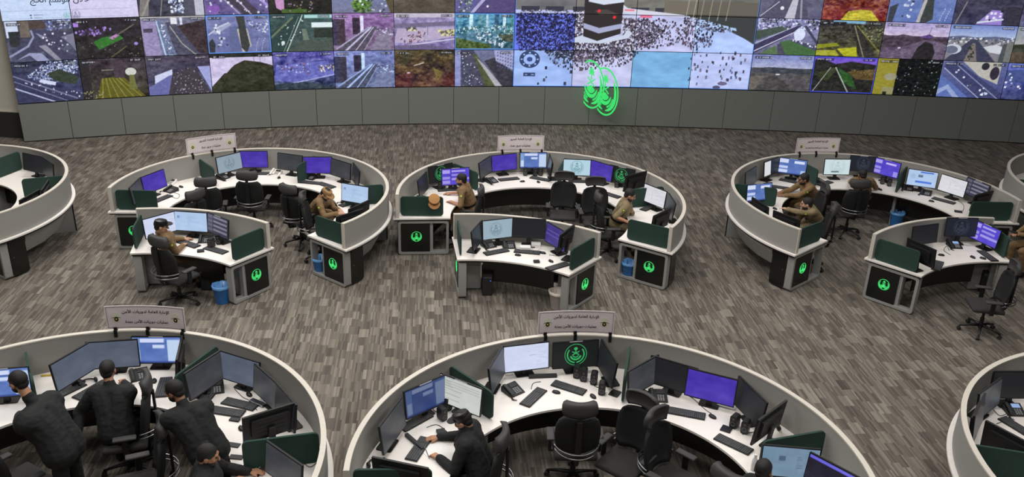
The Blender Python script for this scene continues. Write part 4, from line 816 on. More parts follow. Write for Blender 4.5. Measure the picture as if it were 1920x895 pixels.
MONS = [
 # left far ring
 ((242.4, 352.3), (262.7, 332.7), 'offgrey', 'grey screened monitor at left end of left far ring, edge against a purple monitor'),
 ((263.5, 332.7), (307.3, 316.3), 'purple', 'purple monitor nearest the left end of the left far ring'),
 ((406.6, 295.2), (448.1, 285), 'emblem_grey', 'grey blue monitor with pale emblem, left far ring just right of the sign'),
 ((448.9, 283.2), (499.7, 283.2), 'purple', 'purple monitor behind the mid chair of the left far ring'),
 ((525.8, 286.6), (561.2, 291.3), 'offgrey', 'switched off grey monitor against the back rim of left far ring'),
 ((569.6, 293.9), (621.4, 293.9), 'purple', 'purple monitor right of a green divider on the left far ring'),
 ((623, 296.8), (655.4, 306.6), 'offgrey', 'dim grey monitor right beside the right purple one, left far ring'),
 ((661.6, 304.6), (673.3, 320.2), 'off', 'thin edge on dark monitor near the right side of left far ring'),
 ((640.5, 342.4), (691.3, 350.7), 'sky_form', 'light blue monitor facing the capped man on the left far ring'),
 ((696, 372), (648, 394), 'off', 'black back of a monitor right in front of the capped man'),
 ((680, 391), (630, 406), 'off', 'black back of a monitor behind the right end screen of left far ring'),
 # centre far ring
 ((781.9, 340.4), (801.5, 320), 'off', 'dark edge on monitor at left end of the centre far ring'),
 ((801, 314), (840, 306.5), 'emblem_green', 'black monitor with green emblem half hidden at left of centre far ring'),
 ((828.4, 316.5), (879.2, 313.5), 'purple_ui', 'purple monitor with pale panels before the left man, centre far ring'),
 ((897.7, 306.3), (920.4, 291.6), 'offgrey', 'dark angled monitor left of the purple one under the centre far sign'),
 ((920.7, 291.9), (969.6, 286.9), 'purple', 'plain deep purple monitor under left part of the centre far sign'),
 ((974.3, 285.8), (1025.6, 285.8), 'blue_ui', 'bright blue monitor under right part of the centre far sign'),
 ((1029, 286), (1036, 306), 'off', 'edge on black monitor right of the bright blue one, centre far ring'),
 ((1056.6, 297.8), (1108.2, 299.7), 'emblem_light', 'pale blue monitor with grey emblem behind a high backed chair'),
 ((1110.3, 299.7), (1148.6, 311), 'purple', 'angled purple monitor right of the pale emblem one, centre far ring'),
 ((1150.2, 309.9), (1184, 317), 'emblem_green', 'black monitor with bright green emblem at right of centre far ring'),
 ((1213, 325), (1192, 330), 'off', 'back of a dark monitor right of the green emblem, centre far ring'),
 ((1207.3, 342.7), (1252.2, 359.9), 'white_map', 'white map monitor beside the man resting chin on hand'),
 ((1252.6, 360.7), (1266.7, 381.8), 'off', 'dark monitor between white map monitor and the rim'),
 ((1268, 384), (1213, 410), 'off', 'black back of monitor behind the right end screen of centre far ring'),
 # small centre desk
 ((885.1, 434), (903.9, 413.3), 'off', 'dark edge on monitor by left screen of centre small desk'),
 ((905.8, 414), (963.7, 407.7), 'emblem_side', 'grey blue monitor with emblem on the centre small desk'),
 ((964.4, 408), (1028.7, 411.5), 'off', 'switched off monitor in the middle of centre small desk'),
 ((1029.4, 416.4), (1064.6, 436.3), 'purple_dim', 'dim purple monitor on the centre small desk'),
 ((1086, 420), (1068, 434), 'off', 'black back of monitor near the right screen of centre small desk'),
 # small left desk
 ((268.2, 411.3), (325.2, 396), 'white', 'white monitor at left of the small left desk'),
 ((328, 395.2), (387.8, 399), 'white_blue', 'pale blue monitor in the middle of the small left desk'),
 ((392.2, 396.8), (433.6, 413.5), 'dark_ui', 'dark monitor with grey rows at right of the small left desk'),
 # right far ring
 ((1401.3, 346.6), (1448.2, 342), 'blue_ui2', 'blue monitor with white panels at left of right far ring, lower one'),
 ((1396.6, 324.7), (1420.9, 309.9), 'offgrey', 'dark angled monitor at upper left of right far ring'),
 ((1427, 304.4), (1456, 293.8), 'half_white', 'angled monitor with white page, left of blue one, right far ring'),
 ((1460, 294.2), (1514.7, 301.3), 'blue_ui2', 'blue monitor with white panels under left end of right far sign'),
 ((1546, 297.8), (1597.2, 298.5), 'emblem_white', 'pale green monitor with large faint emblem under right far sign'),
 ((1595, 291.6), (1643.5, 294.5), 'emblem_dark', 'dark monitor with faint emblem, right far ring'),
 ((1643.5, 295), (1688.8, 306.8), 'purple_ui2', 'purple monitor with white panels right of the dark emblem one'),
 ((1702.9, 315.7), (1762, 324), 'bars', 'pale blue monitor with blue bars on right far ring'),
 ((1764.7, 325), (1817.4, 341.2), 'white_map', 'white monitor with faint arcs on right far ring'),
 ((1820.2, 333.4), (1864.8, 351.3), 'dark_ui', 'dark monitor with grey panels near right end of right far ring'),
 ((1866, 356), (1824, 366), 'off', 'black back of monitor above the right end screen, right far ring'),
 ((1447, 392), (1407, 366), 'off', 'black back of monitor along the left rim of right far ring'),
 ((1500, 412), (1452, 394), 'off', 'black back of monitor above the left end screen of right far ring'),
 # small right desk
 ((1757, 469), (1703, 445), 'off', 'black back of monitor behind the left screen of small right desk'),
 ((1714.7, 425), (1759.1, 419.2), 'off', 'dark monitor at left of the small right desk'),
 ((1765.5, 407.7), (1825, 408.6), 'emblem_dark', 'dark monitor with faint emblem in the middle of small right desk'),
 ((1825.9, 410), (1880.2, 433.7), 'purple_ui', 'purple monitor at right of the small right desk'),
 # far left ring
 ((42.7, 286.3), (79.3, 294), 'off', 'black monitor near the back of the empty left edge ring'),
 ((80.5, 295), (97, 306), 'off', 'narrow dark monitor beside another on the left edge ring'),
 ((73.5, 354), (34, 376), 'off', 'low black monitor back along the near rim of left edge ring'),
 ((89, 337), (77, 355), 'off', 'dark monitor edge against the green divider on left edge ring'),
]
NEAR = [
 ((-34, 694), (32, 688.8), 'blue_ui', 'bright blue monitor at left photo edge on bottom left ring'),
 ((96.4, 683), (165.8, 642.5), 'mid', 'grey blue angled monitor right of first green divider, bottom left ring'),
 ((166.5, 641.7), (250, 636.6), 'mid', 'grey blue monitor under left end of bottom left sign'),
 ((250.6, 631), (333.4, 631), 'blue_ui', 'bright blue monitor under right end of bottom left sign'),
 ((339, 634), (331, 668), 'off', 'black edge on monitor right of bright blue one, bottom left ring'),
 ((347, 700.3), (412.5, 658), 'offgrey', 'grey angled monitor right of long green divider, bottom left ring'),
 ((414.4, 658), (483.8, 679), 'mid', 'slate blue monitor in the right bay of the bottom left ring'),
 ((484.6, 688.8), (512.7, 713.8), 'offgrey', 'dark grey angled monitor right of the slate one, bottom left ring'),
 ((520.5, 721.6), (546, 750.5), 'off', 'thin edge on black monitor by the rim of bottom left ring'),
 ((547, 755), (461, 781), 'off', 'black back of wide monitor above lower green divider, bottom left ring'),
 ((497.3, 825.6), (566.7, 873.8), 'offgrey', 'dark monitor below the lower green divider, bottom left ring'),
 ((712.3, 799.5), (753.5, 745.3), 'offgrey', 'grey angled monitor at left rim of bottom centre ring'),
 ((759.1, 734), (835.1, 702.2), 'blue_ui_dim', 'dark blue monitor in front of the man in black writing'),
 ((837.7, 704), (892, 724.7), 'list', 'pale list monitor beside the green divider, bottom centre ring'),
 ((919.5, 685), (940, 652), 'offgrey', 'edge on grey monitor right of divider on bottom centre ring'),
 ((946.2, 649.8), (1027.5, 640.5), 'white', 'bright white monitor under left end of bottom centre sign'),
 ((1037.9, 643), (1122.2, 636.7), 'emblem_green', 'black monitor with green emblem under bottom centre sign'),
 ((1127, 634.9), (1157, 681.6), 'off', 'black edge on monitor right of green emblem one, bottom centre ring'),
 ((1178.3, 696.6), (1236.3, 664.8), 'offgrey', 'grey angled monitor right of middle green divider, bottom centre ring'),
 ((1237, 671), (1291.9, 687), 'off', 'black monitor left of the purple one, bottom centre ring'),
 ((1291.9, 690), (1382.6, 712.5), 'purple', 'large purple monitor on the bottom centre ring'),
 ((1384.7, 704), (1438, 755.6), 'off', 'dark angled monitor right of the large purple one'),
 ((1472, 750), (1423, 785), 'off', 'black back of monitor with vents near right divider, bottom centre ring'),
 ((1436.2, 834.4), (1535, 842.7), 'slate_form', 'slate blue monitor at lower right of bottom centre ring'),
 ((1530, 853), (1612, 896), 'purple_bar', 'dark monitor with violet bar at lower right of bottom centre ring'),
 ((802, 876), (700, 855), 'off', 'black back of monitor at lower left of bottom centre ring'),
 ((1846, 694), (1930, 694), 'off', 'large black monitor back across the bottom right corner ring'),
 ((1838, 738), (1880, 708), 'offgrey', 'dark grey angled monitor on bottom right corner ring'),
 ((1935, 832), (1865, 795), 'off', 'black monitor back with round badge, bottom right corner ring'),
 ((1822, 775), (1838, 742), 'off', 'thin black monitor by the rim of bottom right corner ring'),
]
STRIPS = ('blue_ui', 'purple_ui', 'blue_ui2', 'blue_ui_dim', 'emblem_green', 'emblem_dark', 'list', 'purple_ui2', 'dark_ui')
for p1, p2, kd, lb in MONS: monitor(p1, p2, kd, lb, 1.0, kd in STRIPS)
for p1, p2, kd, lb in NEAR: monitor(p1, p2, kd, lb, 1.06, kd in STRIPS)
for lb, L in MON_OBJ: print('MON %.2f %s' % (L, lb))
# ------------------------------------------------------------------ keyboards, mice, phones, speakers ...
def proto(name, cat): 
    t = bpy.data.objects.new(name, None); t.empty_display_size = .05; t['category'] = cat; return t
def build_keyboard():
    b = MB(); b.box((0, 0, .009), (.44, .145, .018), None, .004); body = b.mesh('body'); body.materials.append(BLACKP)
    b = MB()
    for r in range(5):
        for c in range(18):
            if r == 0 and 3 < c < 8:
                if c == 4: b.box((-.2 + .0235 * 5.5 + .0, -.054 + .027 * r, .02), (.09, .021, .006))
                continue
            b.box((-.2 + .0235 * c, -.054 + .027 * r, .02), (.019 if c != 13 else .012, .021, .006))
    ks = b.mesh('key_bed'); ks.materials.append(KEYM); return body, ks
KB, KK = build_keyboard()
def part_obj(name, me, parent, M=None):
    o = bpy.data.objects.new(name, me); COL.objects.link(o); o.parent = parent
    if M is not None: o.matrix_local = M
    return o
def keyboard(p1, p2, label):
    a, c = at(*p1, DESK_Z + .01), at(*p2, DESK_Z + .01); m_ = (a + c) / 2; d = c - a
    t = thing('keyboard', label, 'keyboard', (m_.x, m_.y, DESK_Z), math.atan2(d.y, d.x), 'keyboards')
    part_obj('body', KB, t); part_obj('key_bed', KK, t)
def build_mouse():
    b = MB(); b.ball((0, 0, .008), (.032, .056, .026), 14, 8); me = b.mesh('shell')
    for v in me.vertices: v.co.z = max(0.0, v.co.z)
    me.materials.append(BLACKP); me.polygons.foreach_set('use_smooth', [True] * len(me.polygons))
    b = MB(); b.box((0, .03, .03), (.006, .02, .012), None, .002); w = b.mesh('scroll_wheel'); w.materials.append(KEYM); return me, w
MO, MWH = build_mouse()
def mouse(p, rz, label):
    q = at(*p, DESK_Z + .015); t = thing('computer_mouse', label, 'mouse', (q.x, q.y, DESK_Z), R_(rz), 'computer mice'); part_obj('shell', MO, t); part_obj('scroll_wheel', MWH, t)
def build_phone(light=False):
    m = WHITE if light else BLACKP; out = {}
    b = MB(); b.prism([(-.10, 0), (.10, 0), (.10, .07), (-.10, .012)], -.11, .11, frame((0, 0, 0), (0, 1, 0), (0, 0, 1), (1, 0, 0))); out['base'] = (b.mesh('base'), m)
    sl = math.atan2(.058, .2); S = Matrix.Translation((0, 0, .041)) @ Matrix.Rotation(sl, 4, 'X')
    b = MB(); b.box(S @ Vector((-.075, 0, .022)), (.04, .19, .022), S.to_3x3().to_4x4(), .008); b.box(S @ Vector((-.075, .08, .012)), (.046, .045, .03), S.to_3x3().to_4x4(), .008); b.box(S @ Vector((-.075, -.08, .012)), (.046, .045, .03), S.to_3x3().to_4x4(), .008); out['handset'] = (b.mesh('handset'), m if light else DARKP)
    b = MB(); b.box(S @ Vector((.035, .055, .004)), (.10, .06, .004), S.to_3x3().to_4x4()); out['display_panel'] = (b.mesh('display_panel'), glow('phone_screen_glow', (150, 178, 224), .9) if not light else DARKP)
    b = MB()
    for i in range(3):
        for j in range(4): b.box(S @ Vector((.0 + .03 * i, -.075 + .024 * j, .004)), (.02, .014, .006), S.to_3x3().to_4x4())
    out['key_pad'] = (b.mesh('key_pad'), mat('phone_keys', (150, 150, 152), .5))
    b = MB(); pts = [(-.09 - .03 * math.sin(i / 34 * PI) + .008 * math.cos(i * 1.3), -.09 - .10 * i / 34 * (1 if i < 20 else .9), .012 + .008 * math.sin(i * 1.3)) for i in range(35)]; b.tube(pts, .004, 6); out['cord'] = (b.mesh('cord'), m)
    for k, (me, mm) in out.items(): me.materials.append(mm)
    return {k: v[0] for k, v in out.items()}
PHONE_D, PHONE_L = build_phone(), build_phone(True)
PHONE_OFF = dict(PHONE_D)
_m = PHONE_D['display_panel'].copy(); _m.materials.clear(); _m.materials.append(DARKP); PHONE_OFF['display_panel'] = _m
def phone(p, rz, label, kind='off'):
    q = at(*p, DESK_Z + .04); t = thing('desk_phone', label, 'telephone', (q.x, q.y, DESK_Z), R_(rz), 'desk telephones')
    for k, me in {'off': PHONE_OFF, 'lit': PHONE_D, 'light': PHONE_L}[kind].items(): part_obj(k, me, t)
def build_speaker():
    b = MB(); b.prism(rrect(.085, .17, .03, 4, 0, .085), -.05, .05, frame((0, 0, 0), (1, 0, 0), (0, 0, 1), (0, -1, 0))); bd = b.mesh('cabinet'); bd.materials.append(BLACKP)
    b = MB(); b.lathe([(.034, .0), (.034, .004), (.028, .006), (.012, -.002), (0, .002)], 18, frame((0, -.05, .06), (1, 0, 0), (0, 0, 1), (0, -1, 0))); b.lathe([(.016, .0), (.016, .004), (.0, .002)], 14, frame((0, -.05, .125), (1, 0, 0), (0, 0, 1), (0, -1, 0))); cn = b.mesh('cone'); cn.materials.append(KEYM); return bd, cn
SPK = build_speaker()
def speaker(p, rz, label):
    q = at(*p, DESK_Z + .08); t = thing('desk_speaker', label, 'speaker', (q.x, q.y, DESK_Z), R_(rz), 'small black desk speakers'); part_obj('cabinet', SPK[0], t); part_obj('cone', SPK[1], t)
def cable(pts, label, z=DESK_Z + .005, m=None, r=.004):
    P = [at(px, py, z) for px, py in pts]; Q = []
    for i in range(len(P) - 1):
        p0, p1, p2, p3 = P[max(0, i - 1)], P[i], P[i + 1], P[min(len(P) - 1, i + 2)]
        for j in range(6):
            t_ = j / 6; Q.append(.5 * (2 * p1 + (p2 - p0) * t_ + (2 * p0 - 5 * p1 + 4 * p2 - p3) * t_ ** 2 + (3 * p1 - p0 - 3 * p2 + p3) * t_ ** 3))
    Q.append(P[-1]); o = MB().tube(Q, r, 6).build('cable', m or BLACKP, None, True); return tag(o, label, 'cable', 'loose desk cables')
def slab_item(name, p, w, d, h, rz, label, cat, m, z=None, bev=.003, group=None):
    z = DESK_Z if z is None else z; q = at(*p, z + h); b = MB(); b.box((0, 0, h / 2), (w, d, h), None, min(bev, h * .4)); o = b.build(name, m); o.location = (q.x, q.y, z + .001); o.rotation_euler = (0, 0, R_(rz)); return tag(o, label, cat, group)
for p1, p2, lb in (
 ((288, 379), (318, 367), 'keyboard behind left end screen of the left far ring'),
 ((484.5, 325.5), (524, 326), 'keyboard between two chairs at the back of left far ring'),
 ((567, 341), (593, 343.5), 'keyboard right of right green divider on left far ring'),
 ((601, 344), (622, 351), 'dark keyboard in front of the capped man, left far ring'),
 ((640, 386), (672, 377), 'keyboard by hands of the capped man'),
 ((822, 357), (860, 355), 'keyboard under hands of the left man, centre far ring'),
 ((934, 338), (974, 334), 'keyboard in front of plain purple monitor, centre far ring'),
 ((994, 332), (1032, 339), 'keyboard in front of bright blue monitor, centre far ring'),
 ((1078, 340), (1094, 340.5), 'keyboard between the two high backed chairs'),
 ((1134, 362), (1156, 369), 'keyboard left of the man resting chin on hand'),
 ((1206, 394), (1226, 384), 'keyboard under the white map monitor'),
 ((907, 477), (954, 468), 'left keyboard on centre small desk'),
 ((961, 470), (1016, 475), 'middle keyboard on centre small desk'),
 ((1038, 502), (1055, 497), 'keyboard tucked under right screen of centre small desk'),
 ((343, 454), (364, 461), 'keyboard behind the arm of the man at small left desk'),
 ((394, 466), (415, 472), 'keyboard near the right screen of small left desk'),
 ((1452, 350), (1466, 352), 'keyboard beside left blue monitor, right far ring'),
 ((1466, 337), (1496, 343), 'keyboard in front of seated man under right far sign'),
 ((1536, 347), (1556, 341), 'keyboard left of pale green monitor, right far ring'),
 ((1745, 370), (1794, 383), 'keyboard in front of white monitor, right far ring'),
 ((1838, 470), (1866, 490), 'keyboard under purple monitor of small right desk'),
 ((1761, 492), (1755, 505), 'keyboard end beside left screen of small right desk'),
 ((100, 746), (150, 722), 'keyboard left of standing man, bottom left ring'),
 ((150, 744), (192, 720), 'keyboard half behind the back of man, bottom left ring'),
 ((300, 745), (312, 708), 'keyboard upright beside the leaning man, bottom left ring'),
 ((397, 768), (450, 776), 'front keyboard of the pair in right bay, bottom left ring'),
 ((424, 752), (476, 764), 'rear keyboard of the pair in right bay, bottom left ring'),
 ((384, 750), (402, 728), 'dark tilted keyboard under grey monitor, bottom left ring'),
 ((774, 858), (796, 826), 'keyboard by the writing man on bottom centre ring'),
 ((752, 806), (806, 776), 'keyboard under dark blue monitor, bottom centre ring'),
 ((981, 763), (1018.8, 727.7), 'diagonal keyboard on bottom centre ring'),
 ((1034, 717), (1099.7, 737.8), 'keyboard below green emblem monitor, bottom centre ring'),
 ((1248, 768), (1327.5, 783), 'keyboard below large purple monitor'),
 ((1351, 822), (1400, 845), 'keyboard left of the right green divider, bottom centre ring'),
 ((1892, 792), (1925, 812), 'keyboard on bottom right corner ring'),
): keyboard(p1, p2, lb)
for p, rz, lb in (
 ((339.5, 350), 60, 'mouse on the left part of left far ring'), ((420, 337), 30, 'mouse left of middle chair, left far ring'), ((523, 333), 0, 'mouse right of middle keyboard, left far ring'),
 ((979.5, 340), -80, 'mouse on desk under centre far sign'), ((1009.5, 341), 20, 'mouse below bright blue monitor, centre far ring'),
 ((971, 478), 80, 'mouse left of centre on centre small desk'), ((1018, 474), 70, 'mouse right of middle keyboard, centre small desk'), ((1033, 489.5), 40, 'mouse near right screen of centre small desk'),
 ((1650, 355), 30, 'mouse right of the man behind chair, right far ring'), ((1746.5, 377), 60, 'mouse left of keyboard near right end of right far ring'), ((1453, 391), 30, 'mouse near elbow of lower seated man'),
 ((1765, 478), 80, 'mouse near left screen of small right desk'), ((1843, 484), 50, 'mouse at right on small right desk'), ((1824, 482), 20, 'small black puck left of mouse, small right desk'),
 ((289, 714), 20, 'mouse beside phone on bottom left ring'), ((467, 739.5), 40, 'mouse below slate blue monitor, bottom left ring'), ((452, 803), 30, 'mouse above lower green divider, bottom left ring'),
 ((1043, 735), 70, 'left mouse between two keyboards, bottom centre ring'), ((1112, 743), 30, 'mouse below speakers, bottom centre ring'), ((1336, 781), 40, 'mouse below large purple monitor'),
): mouse(p, rz, lb)
for p, rz, lb, kd in (
 ((320, 355), -30, 'black phone with hanging cord on left part of left far ring', 'off'), ((317.5, 341), -10, 'pale phone behind a black one, left far ring', 'light'), ((418, 331), 60, 'grey phone before emblem monitor, left far ring', 'off'), ((583, 331), -20, 'black phone in front of right purple monitor, left far ring', 'off'), ((517, 323), -10, 'pale phone at back of left far ring', 'light'),
 ((652, 378), -50, 'black phone below light blue monitor, left far ring', 'off'), ((922, 338), 40, 'black phone left of keyboard under centre far sign', 'off'), ((1193, 378), -60, 'black phone by the elbow of chin resting man', 'off'),
 ((954, 459), 10, 'black phone on centre small desk', 'off'), ((916, 458), 30, 'black phone before emblem monitor, centre small desk', 'off'), ((385, 448), 10, 'black phone with raised screen on small left desk', 'off'), ((1736, 361), -30, 'black phone below pale blue monitor, right far ring', 'off'), ((1790, 459), 0, 'black phone with lit screen on small right desk', 'lit'), ((1536, 338), 50, 'grey phone beside pale green monitor, right far ring', 'off'), ((1702, 352), -20, 'phone with paper stickers left of bars monitor, right far ring', 'off'),
 ((261, 702), 30, 'black phone with tall screen by hand of seated man', 'off'), ((402, 727), 20, 'black phone under grey monitor in right bay', 'off'), ((478, 874), -20, 'black phone with lit screen under lower green divider', 'lit'), ((962, 730), 40, 'black phone left of diagonal keyboard, bottom centre ring', 'off'), ((1234, 742), 0, 'black phone right of middle divider behind headrest', 'off'), ((1902, 768), 0, 'black phone with lit screen on bottom right corner ring', 'lit'),
): phone(p, rz, lb, kd)
for p, rz, lb in (
 ((985, 322), 0, 'left of speakers under bright blue monitor, centre far ring'), ((1003, 323), 10, 'right one of speakers under bright blue monitor'), ((1014, 322), -10, 'third speaker near the edge on monitor, centre far ring'), ((825, 347), 10, 'left speaker before green emblem monitor, centre far ring'), ((845, 347), 0, 'speaker under purple panel monitor, centre far ring'), ((1157, 347), -20, 'speaker under green emblem monitor, centre far ring'),
 ((1047, 465), -20, 'tall speaker near right screen of centre small desk'), ((411, 449), -10, 'speaker under dark monitor of small left desk'), ((396, 456), -20, 'speaker beside phone of small left desk'), ((1731, 340), -20, 'small dark speaker in front of bars monitor, right far ring'), ((1655, 338), -20, 'left speaker under purple monitor, right far ring'), ((1668, 342), -20, 'right speaker under purple monitor, right far ring'),
 ((829, 776), 40, 'front speaker beside cap of writing man'), ((838, 757), 40, 'rear speaker near pale list monitor'), ((1082, 697), -10, 'leftmost of four speakers, bottom centre ring'), ((1095, 703), -10, 'second of four speakers with yellow label, bottom centre ring'), ((1114, 709), -10, 'third of four speakers, bottom centre ring'), ((1129, 728), -10, 'fourth of four speakers, nearest the divider, bottom centre ring'),
 ((1378, 790), -40, 'speaker with yellow label below dark angled monitor'), ((1398, 800), -30, 'speaker left of right green divider, bottom centre ring'), ((1855, 842), 60, 'dark speaker under monitors of bottom right corner ring'),
): speaker(p, rz, 'small black ' + lb if not lb.startswith(('small', 'tall')) else lb)
# papers, boxes, small things
YEL = mat('yellow_marker', (206, 176, 60), .5); TANM = mat('tan_cap_cloth', (172, 124, 74), .9, var=.08, scale=80)
for a in (
 ('paper_sheet', (849, 361), .21, .15, .004, 10, 'open white notebook under arms of left man, centre far ring', 'notebook', PAPER),
 ('paper_sheet', (810, 356), .2, .28, .006, 30, 'crumpled white paper left of keyboard, centre far ring', 'paper', PAPER),
 ('paper_sheet', (893, 354), .22, .16, .004, -10, 'pale blue folder right of left man, centre far ring', 'folder', mat('pale_blue_folder', (190, 214, 220), .6)),
 ('paper_sheet', (623, 330), .3, .21, .004, -20, 'white papers under dim grey monitor, left far ring', 'paper', PAPER),
 ('paper_sheet', (826, 851), .40, .29, .004, -48, 'large white sheet under hand of the writing man', 'paper', PAPER),
 ('paper_sheet', (238, 690), .2, .28, .01, 20, 'white notepad beneath bright blue monitor, bottom left ring', 'notepad', PAPER),
 ('paper_sheet', (168, 697), .2, .26, .006, 40, 'white sheets under grey blue monitor, bottom left ring', 'paper', PAPER),
 ('paper_sheet', (1187, 392), .2, .28, .004, 20, 'white paper on desk before chin resting man', 'paper', PAPER),
 ('paper_sheet', (1160, 352), .22, .16, .03, -20, 'white box beside speaker, right of centre far ring', 'box', PAPER),
 ('paper_sheet', (985, 462), .18, .12, .06, 0, 'white box in middle of centre small desk', 'box', PAPER),
 ('paper_sheet', (1005, 456), .16, .12, .06, 0, 'white adapter with black top on centre small desk', 'box', PAPER),
 ('hub_box', (955, 700), .10, .07, .02, 10, 'pale card on stand of bright white monitor', 'card', PAPER),
 ('hub_box', (1018, 703), .36, .05, .04, 8, 'long grey bar below white monitor, bottom centre ring', 'sound bar', DARKP),
 ('hub_box', (777, 826), .04, .34, .04, 40, 'long grey bar left of keyboard of writing man', 'sound bar', DARKP),
 ('hub_box', (828, 810), .10, .13, .03, 20, 'small black box near the mouse hand of writing man', 'box', BLACKP),
 ('hub_box', (1153, 737), .12, .14, .015, -30, 'flat black pad left of middle divider, bottom centre ring', 'pad', BLACKP),
 ('hub_box', (1363, 760), .22, .10, .02, -25, 'pale grey box below large purple monitor', 'box', mat('pale_grey_plastic', (186, 184, 184), .5)),
 ('hub_box', (1305, 742), .10, .08, .015, -20, 'pale card by stand of large purple monitor', 'card', mat('pale_grey_plastic', (186, 184, 184), .5)),
 ('hub_box', (1362, 804), .12, .12, .015, -30, 'flat black pad left of speaker pair, bottom centre ring', 'pad', BLACKP),
 ('hub_box', (440, 786), .12, .06, .02, -10, 'small black box in front of keyboards, bottom left ring', 'box', BLACKP),
 ('hub_box', (483, 754), .07, .22, .03, 60, 'shiny grey bar under angled monitor, bottom left ring', 'sound bar', CHROME),
 ('hub_box', (499, 750), .12, .14, .02, 60, 'pale device by the rim of bottom left ring', 'device', mat('pale_grey_plastic', (186, 184, 184), .5)),
 ('mobile_phone', (437, 834), .075, .15, .01, 80, 'upper black mobile phone left of lower divider', 'mobile phone', BLACKP),
 ('mobile_phone', (443, 857), .075, .15, .01, 85, 'lower black mobile phone left of lower divider', 'mobile phone', BLACKP),
 ('hub_box', (1006, 489), .10, .08, .03, 10, 'small black box in front of middle keyboard, centre small desk', 'box', BLACKP),
 ('hub_box', (376, 469), .11, .08, .03, 20, 'small black box at front of small left desk', 'box', BLACKP),
 ('hub_box', (1797, 396), .14, .1, .02, -20, 'black dock beside right end screen of right far ring', 'dock', BLACKP),
 ('hub_box', (1488, 352), .1, .1, .03, 10, 'small black box beside elbow of upper seated man', 'box', BLACKP),
 ('marker_pen', (88, 703), .14, .02, .02, 12, 'yellow marker by the rim of bottom left ring', 'marker', YEL),
): slab_item(*a)
def headset(p, label, rz=0):
    q = at(*p, DESK_Z + .02); t = thing('headset', label, 'headset', (q.x, q.y, DESK_Z), R_(rz))
    b = MB(); b.tube([(.09 * math.cos(a), .09 * math.sin(a), .02) for a in [PI * i / 14 for i in range(15)]], .009, 8); b.build('headband', BLACKP, t, True)
    for s in (-1, 1): b = MB(); b.ball((s * .09, 0, .032), (.022, .04, .032)); b.build('ear_cup', BLACKP, t, True)
headset((706, 870), 'black headset at lower left of bottom centre ring', 30); headset((1784, 452), 'black headset left of lit phone, small right desk'); headset((165, 718), 'black headset beside yellow marker, bottom left ring', 40)
headset((1472, 802), 'black headset with orange dot behind right divider, bottom centre ring', 20); headset((562, 852), 'black headset below lower green divider, bottom left ring', 70)
def bottle(p, label):
    q = at(*p, DESK_Z + .1); t = thing('water_bottle', label, 'bottle', (q.x, q.y, DESK_Z), 0)
    b = MB(); b.lathe([(0, 0), (.03, 0), (.032, .01), (.032, .12), (.028, .14), (.013, .17), (.013, .185)], 18); b.build('body', mat('clear_bottle', (214, 220, 226), .15, var=.02, alpha=.6), t, True)
    b = MB(); b.lathe([(.015, .18), (.015, .205), (0, .207)], 14); b.build('cap', PAPER, t)
bottle((881, 340), 'clear water bottle right of purple panel monitor, centre far ring'); bottle((1415, 868), 'small white capped bottle beside head at bottom right of centre ring')
# ------------------------------------------------------------------ caps hung or lying
def tan_cap(loc, label, rz=0, tilt=0):
    t = thing('tan_cap', label, 'cap', loc, rz); M = Matrix.Rotation(tilt, 4, 'X')
    b = MB(); b.lathe([(.092, 0), (.098, .03), (.102, .065), (.097, .08), (.05, .088), (0, .09)], 22, M); b.build('crown', TANM, t, 'auto')
    b = MB(); n = 12; P = [(.10 * math.cos(R_(200 + 140 * i / n)), .10 * math.sin(R_(200 + 140 * i / n))) for i in range(n + 1)]; Q = [(.115 * math.cos(R_(200 + 140 * i / n)), -.03 + .145 * math.sin(R_(200 + 140 * i / n))) for i in range(n + 1)]
    b.prism(P + Q[::-1], -.004, .008, M); b.build('visor', TANM, t, 'auto')
q = at(814, 371, 1.16); tan_cap((q.x, q.y - .02, 1.12), 'tan cap hanging on the left end screen of centre far ring', R_(10), R_(50))
# ------------------------------------------------------------------ bins and computers on the floor
def bin_(p, label, m, bag=True, z=0.0, k=1.0):
    q = at(*p, .15); t = thing('waste_bin', label, 'waste bin', (q.x, q.y, 0), 0)
    b = MB(); b.lathe([(0, .004), (.105 * k, .004), (.14 * k, .30 * k), (.146 * k, .31 * k), (.135 * k, .31 * k), (.10 * k, .012), (0, .012)], 24); b.build('bucket', m, t, 'auto')
    if bag:
        b = MB(); n = 36; pr = [(.148, .27), (.152, .314), (.13, .318), (.118, .20), (.05, .17), (0, .165)]
        vs = []; fs = []
        for i in range(n):
            a = 2 * PI * i / n; w = .004 * math.sin(5 * a) + .003 * math.sin(11 * a + 1)
            vs += [((r * k + w) * math.cos(a), (r * k + w) * math.sin(a), z_ * k + w) for r, z_ in pr]
        for i in range(n):
            for j in range(5): fs.append((i * 6 + j, ((i + 1) % n) * 6 + j, ((i + 1) % n) * 6 + j + 1, i * 6 + j + 1))
        b.add(vs, fs); b.build('bin_bag', mat('blue_bag_film', (96, 150, 205), .3, var=.15, scale=20) if m is BLUEB else mat('pale_bag_film', (206, 196, 186), .4, var=.1), t, True)
bin_((416, 551), 'blue waste bin beside right leg of small left desk', BLUEB); bin_((1045, 562), 'clear waste bin beside right leg of centre small desk', CLEARB); bin_((600, 497), 'blue waste bin inside right end of left far ring', BLUEB, k=.95); bin_((1179, 505), 'blue waste bin inside right end of centre far ring', BLUEB, k=.95); bin_((1681, 411), 'blue waste bin under middle of right far ring', BLUEB); bin_((911, 372), 'blue waste bin under left part of centre far ring', BLUEB)
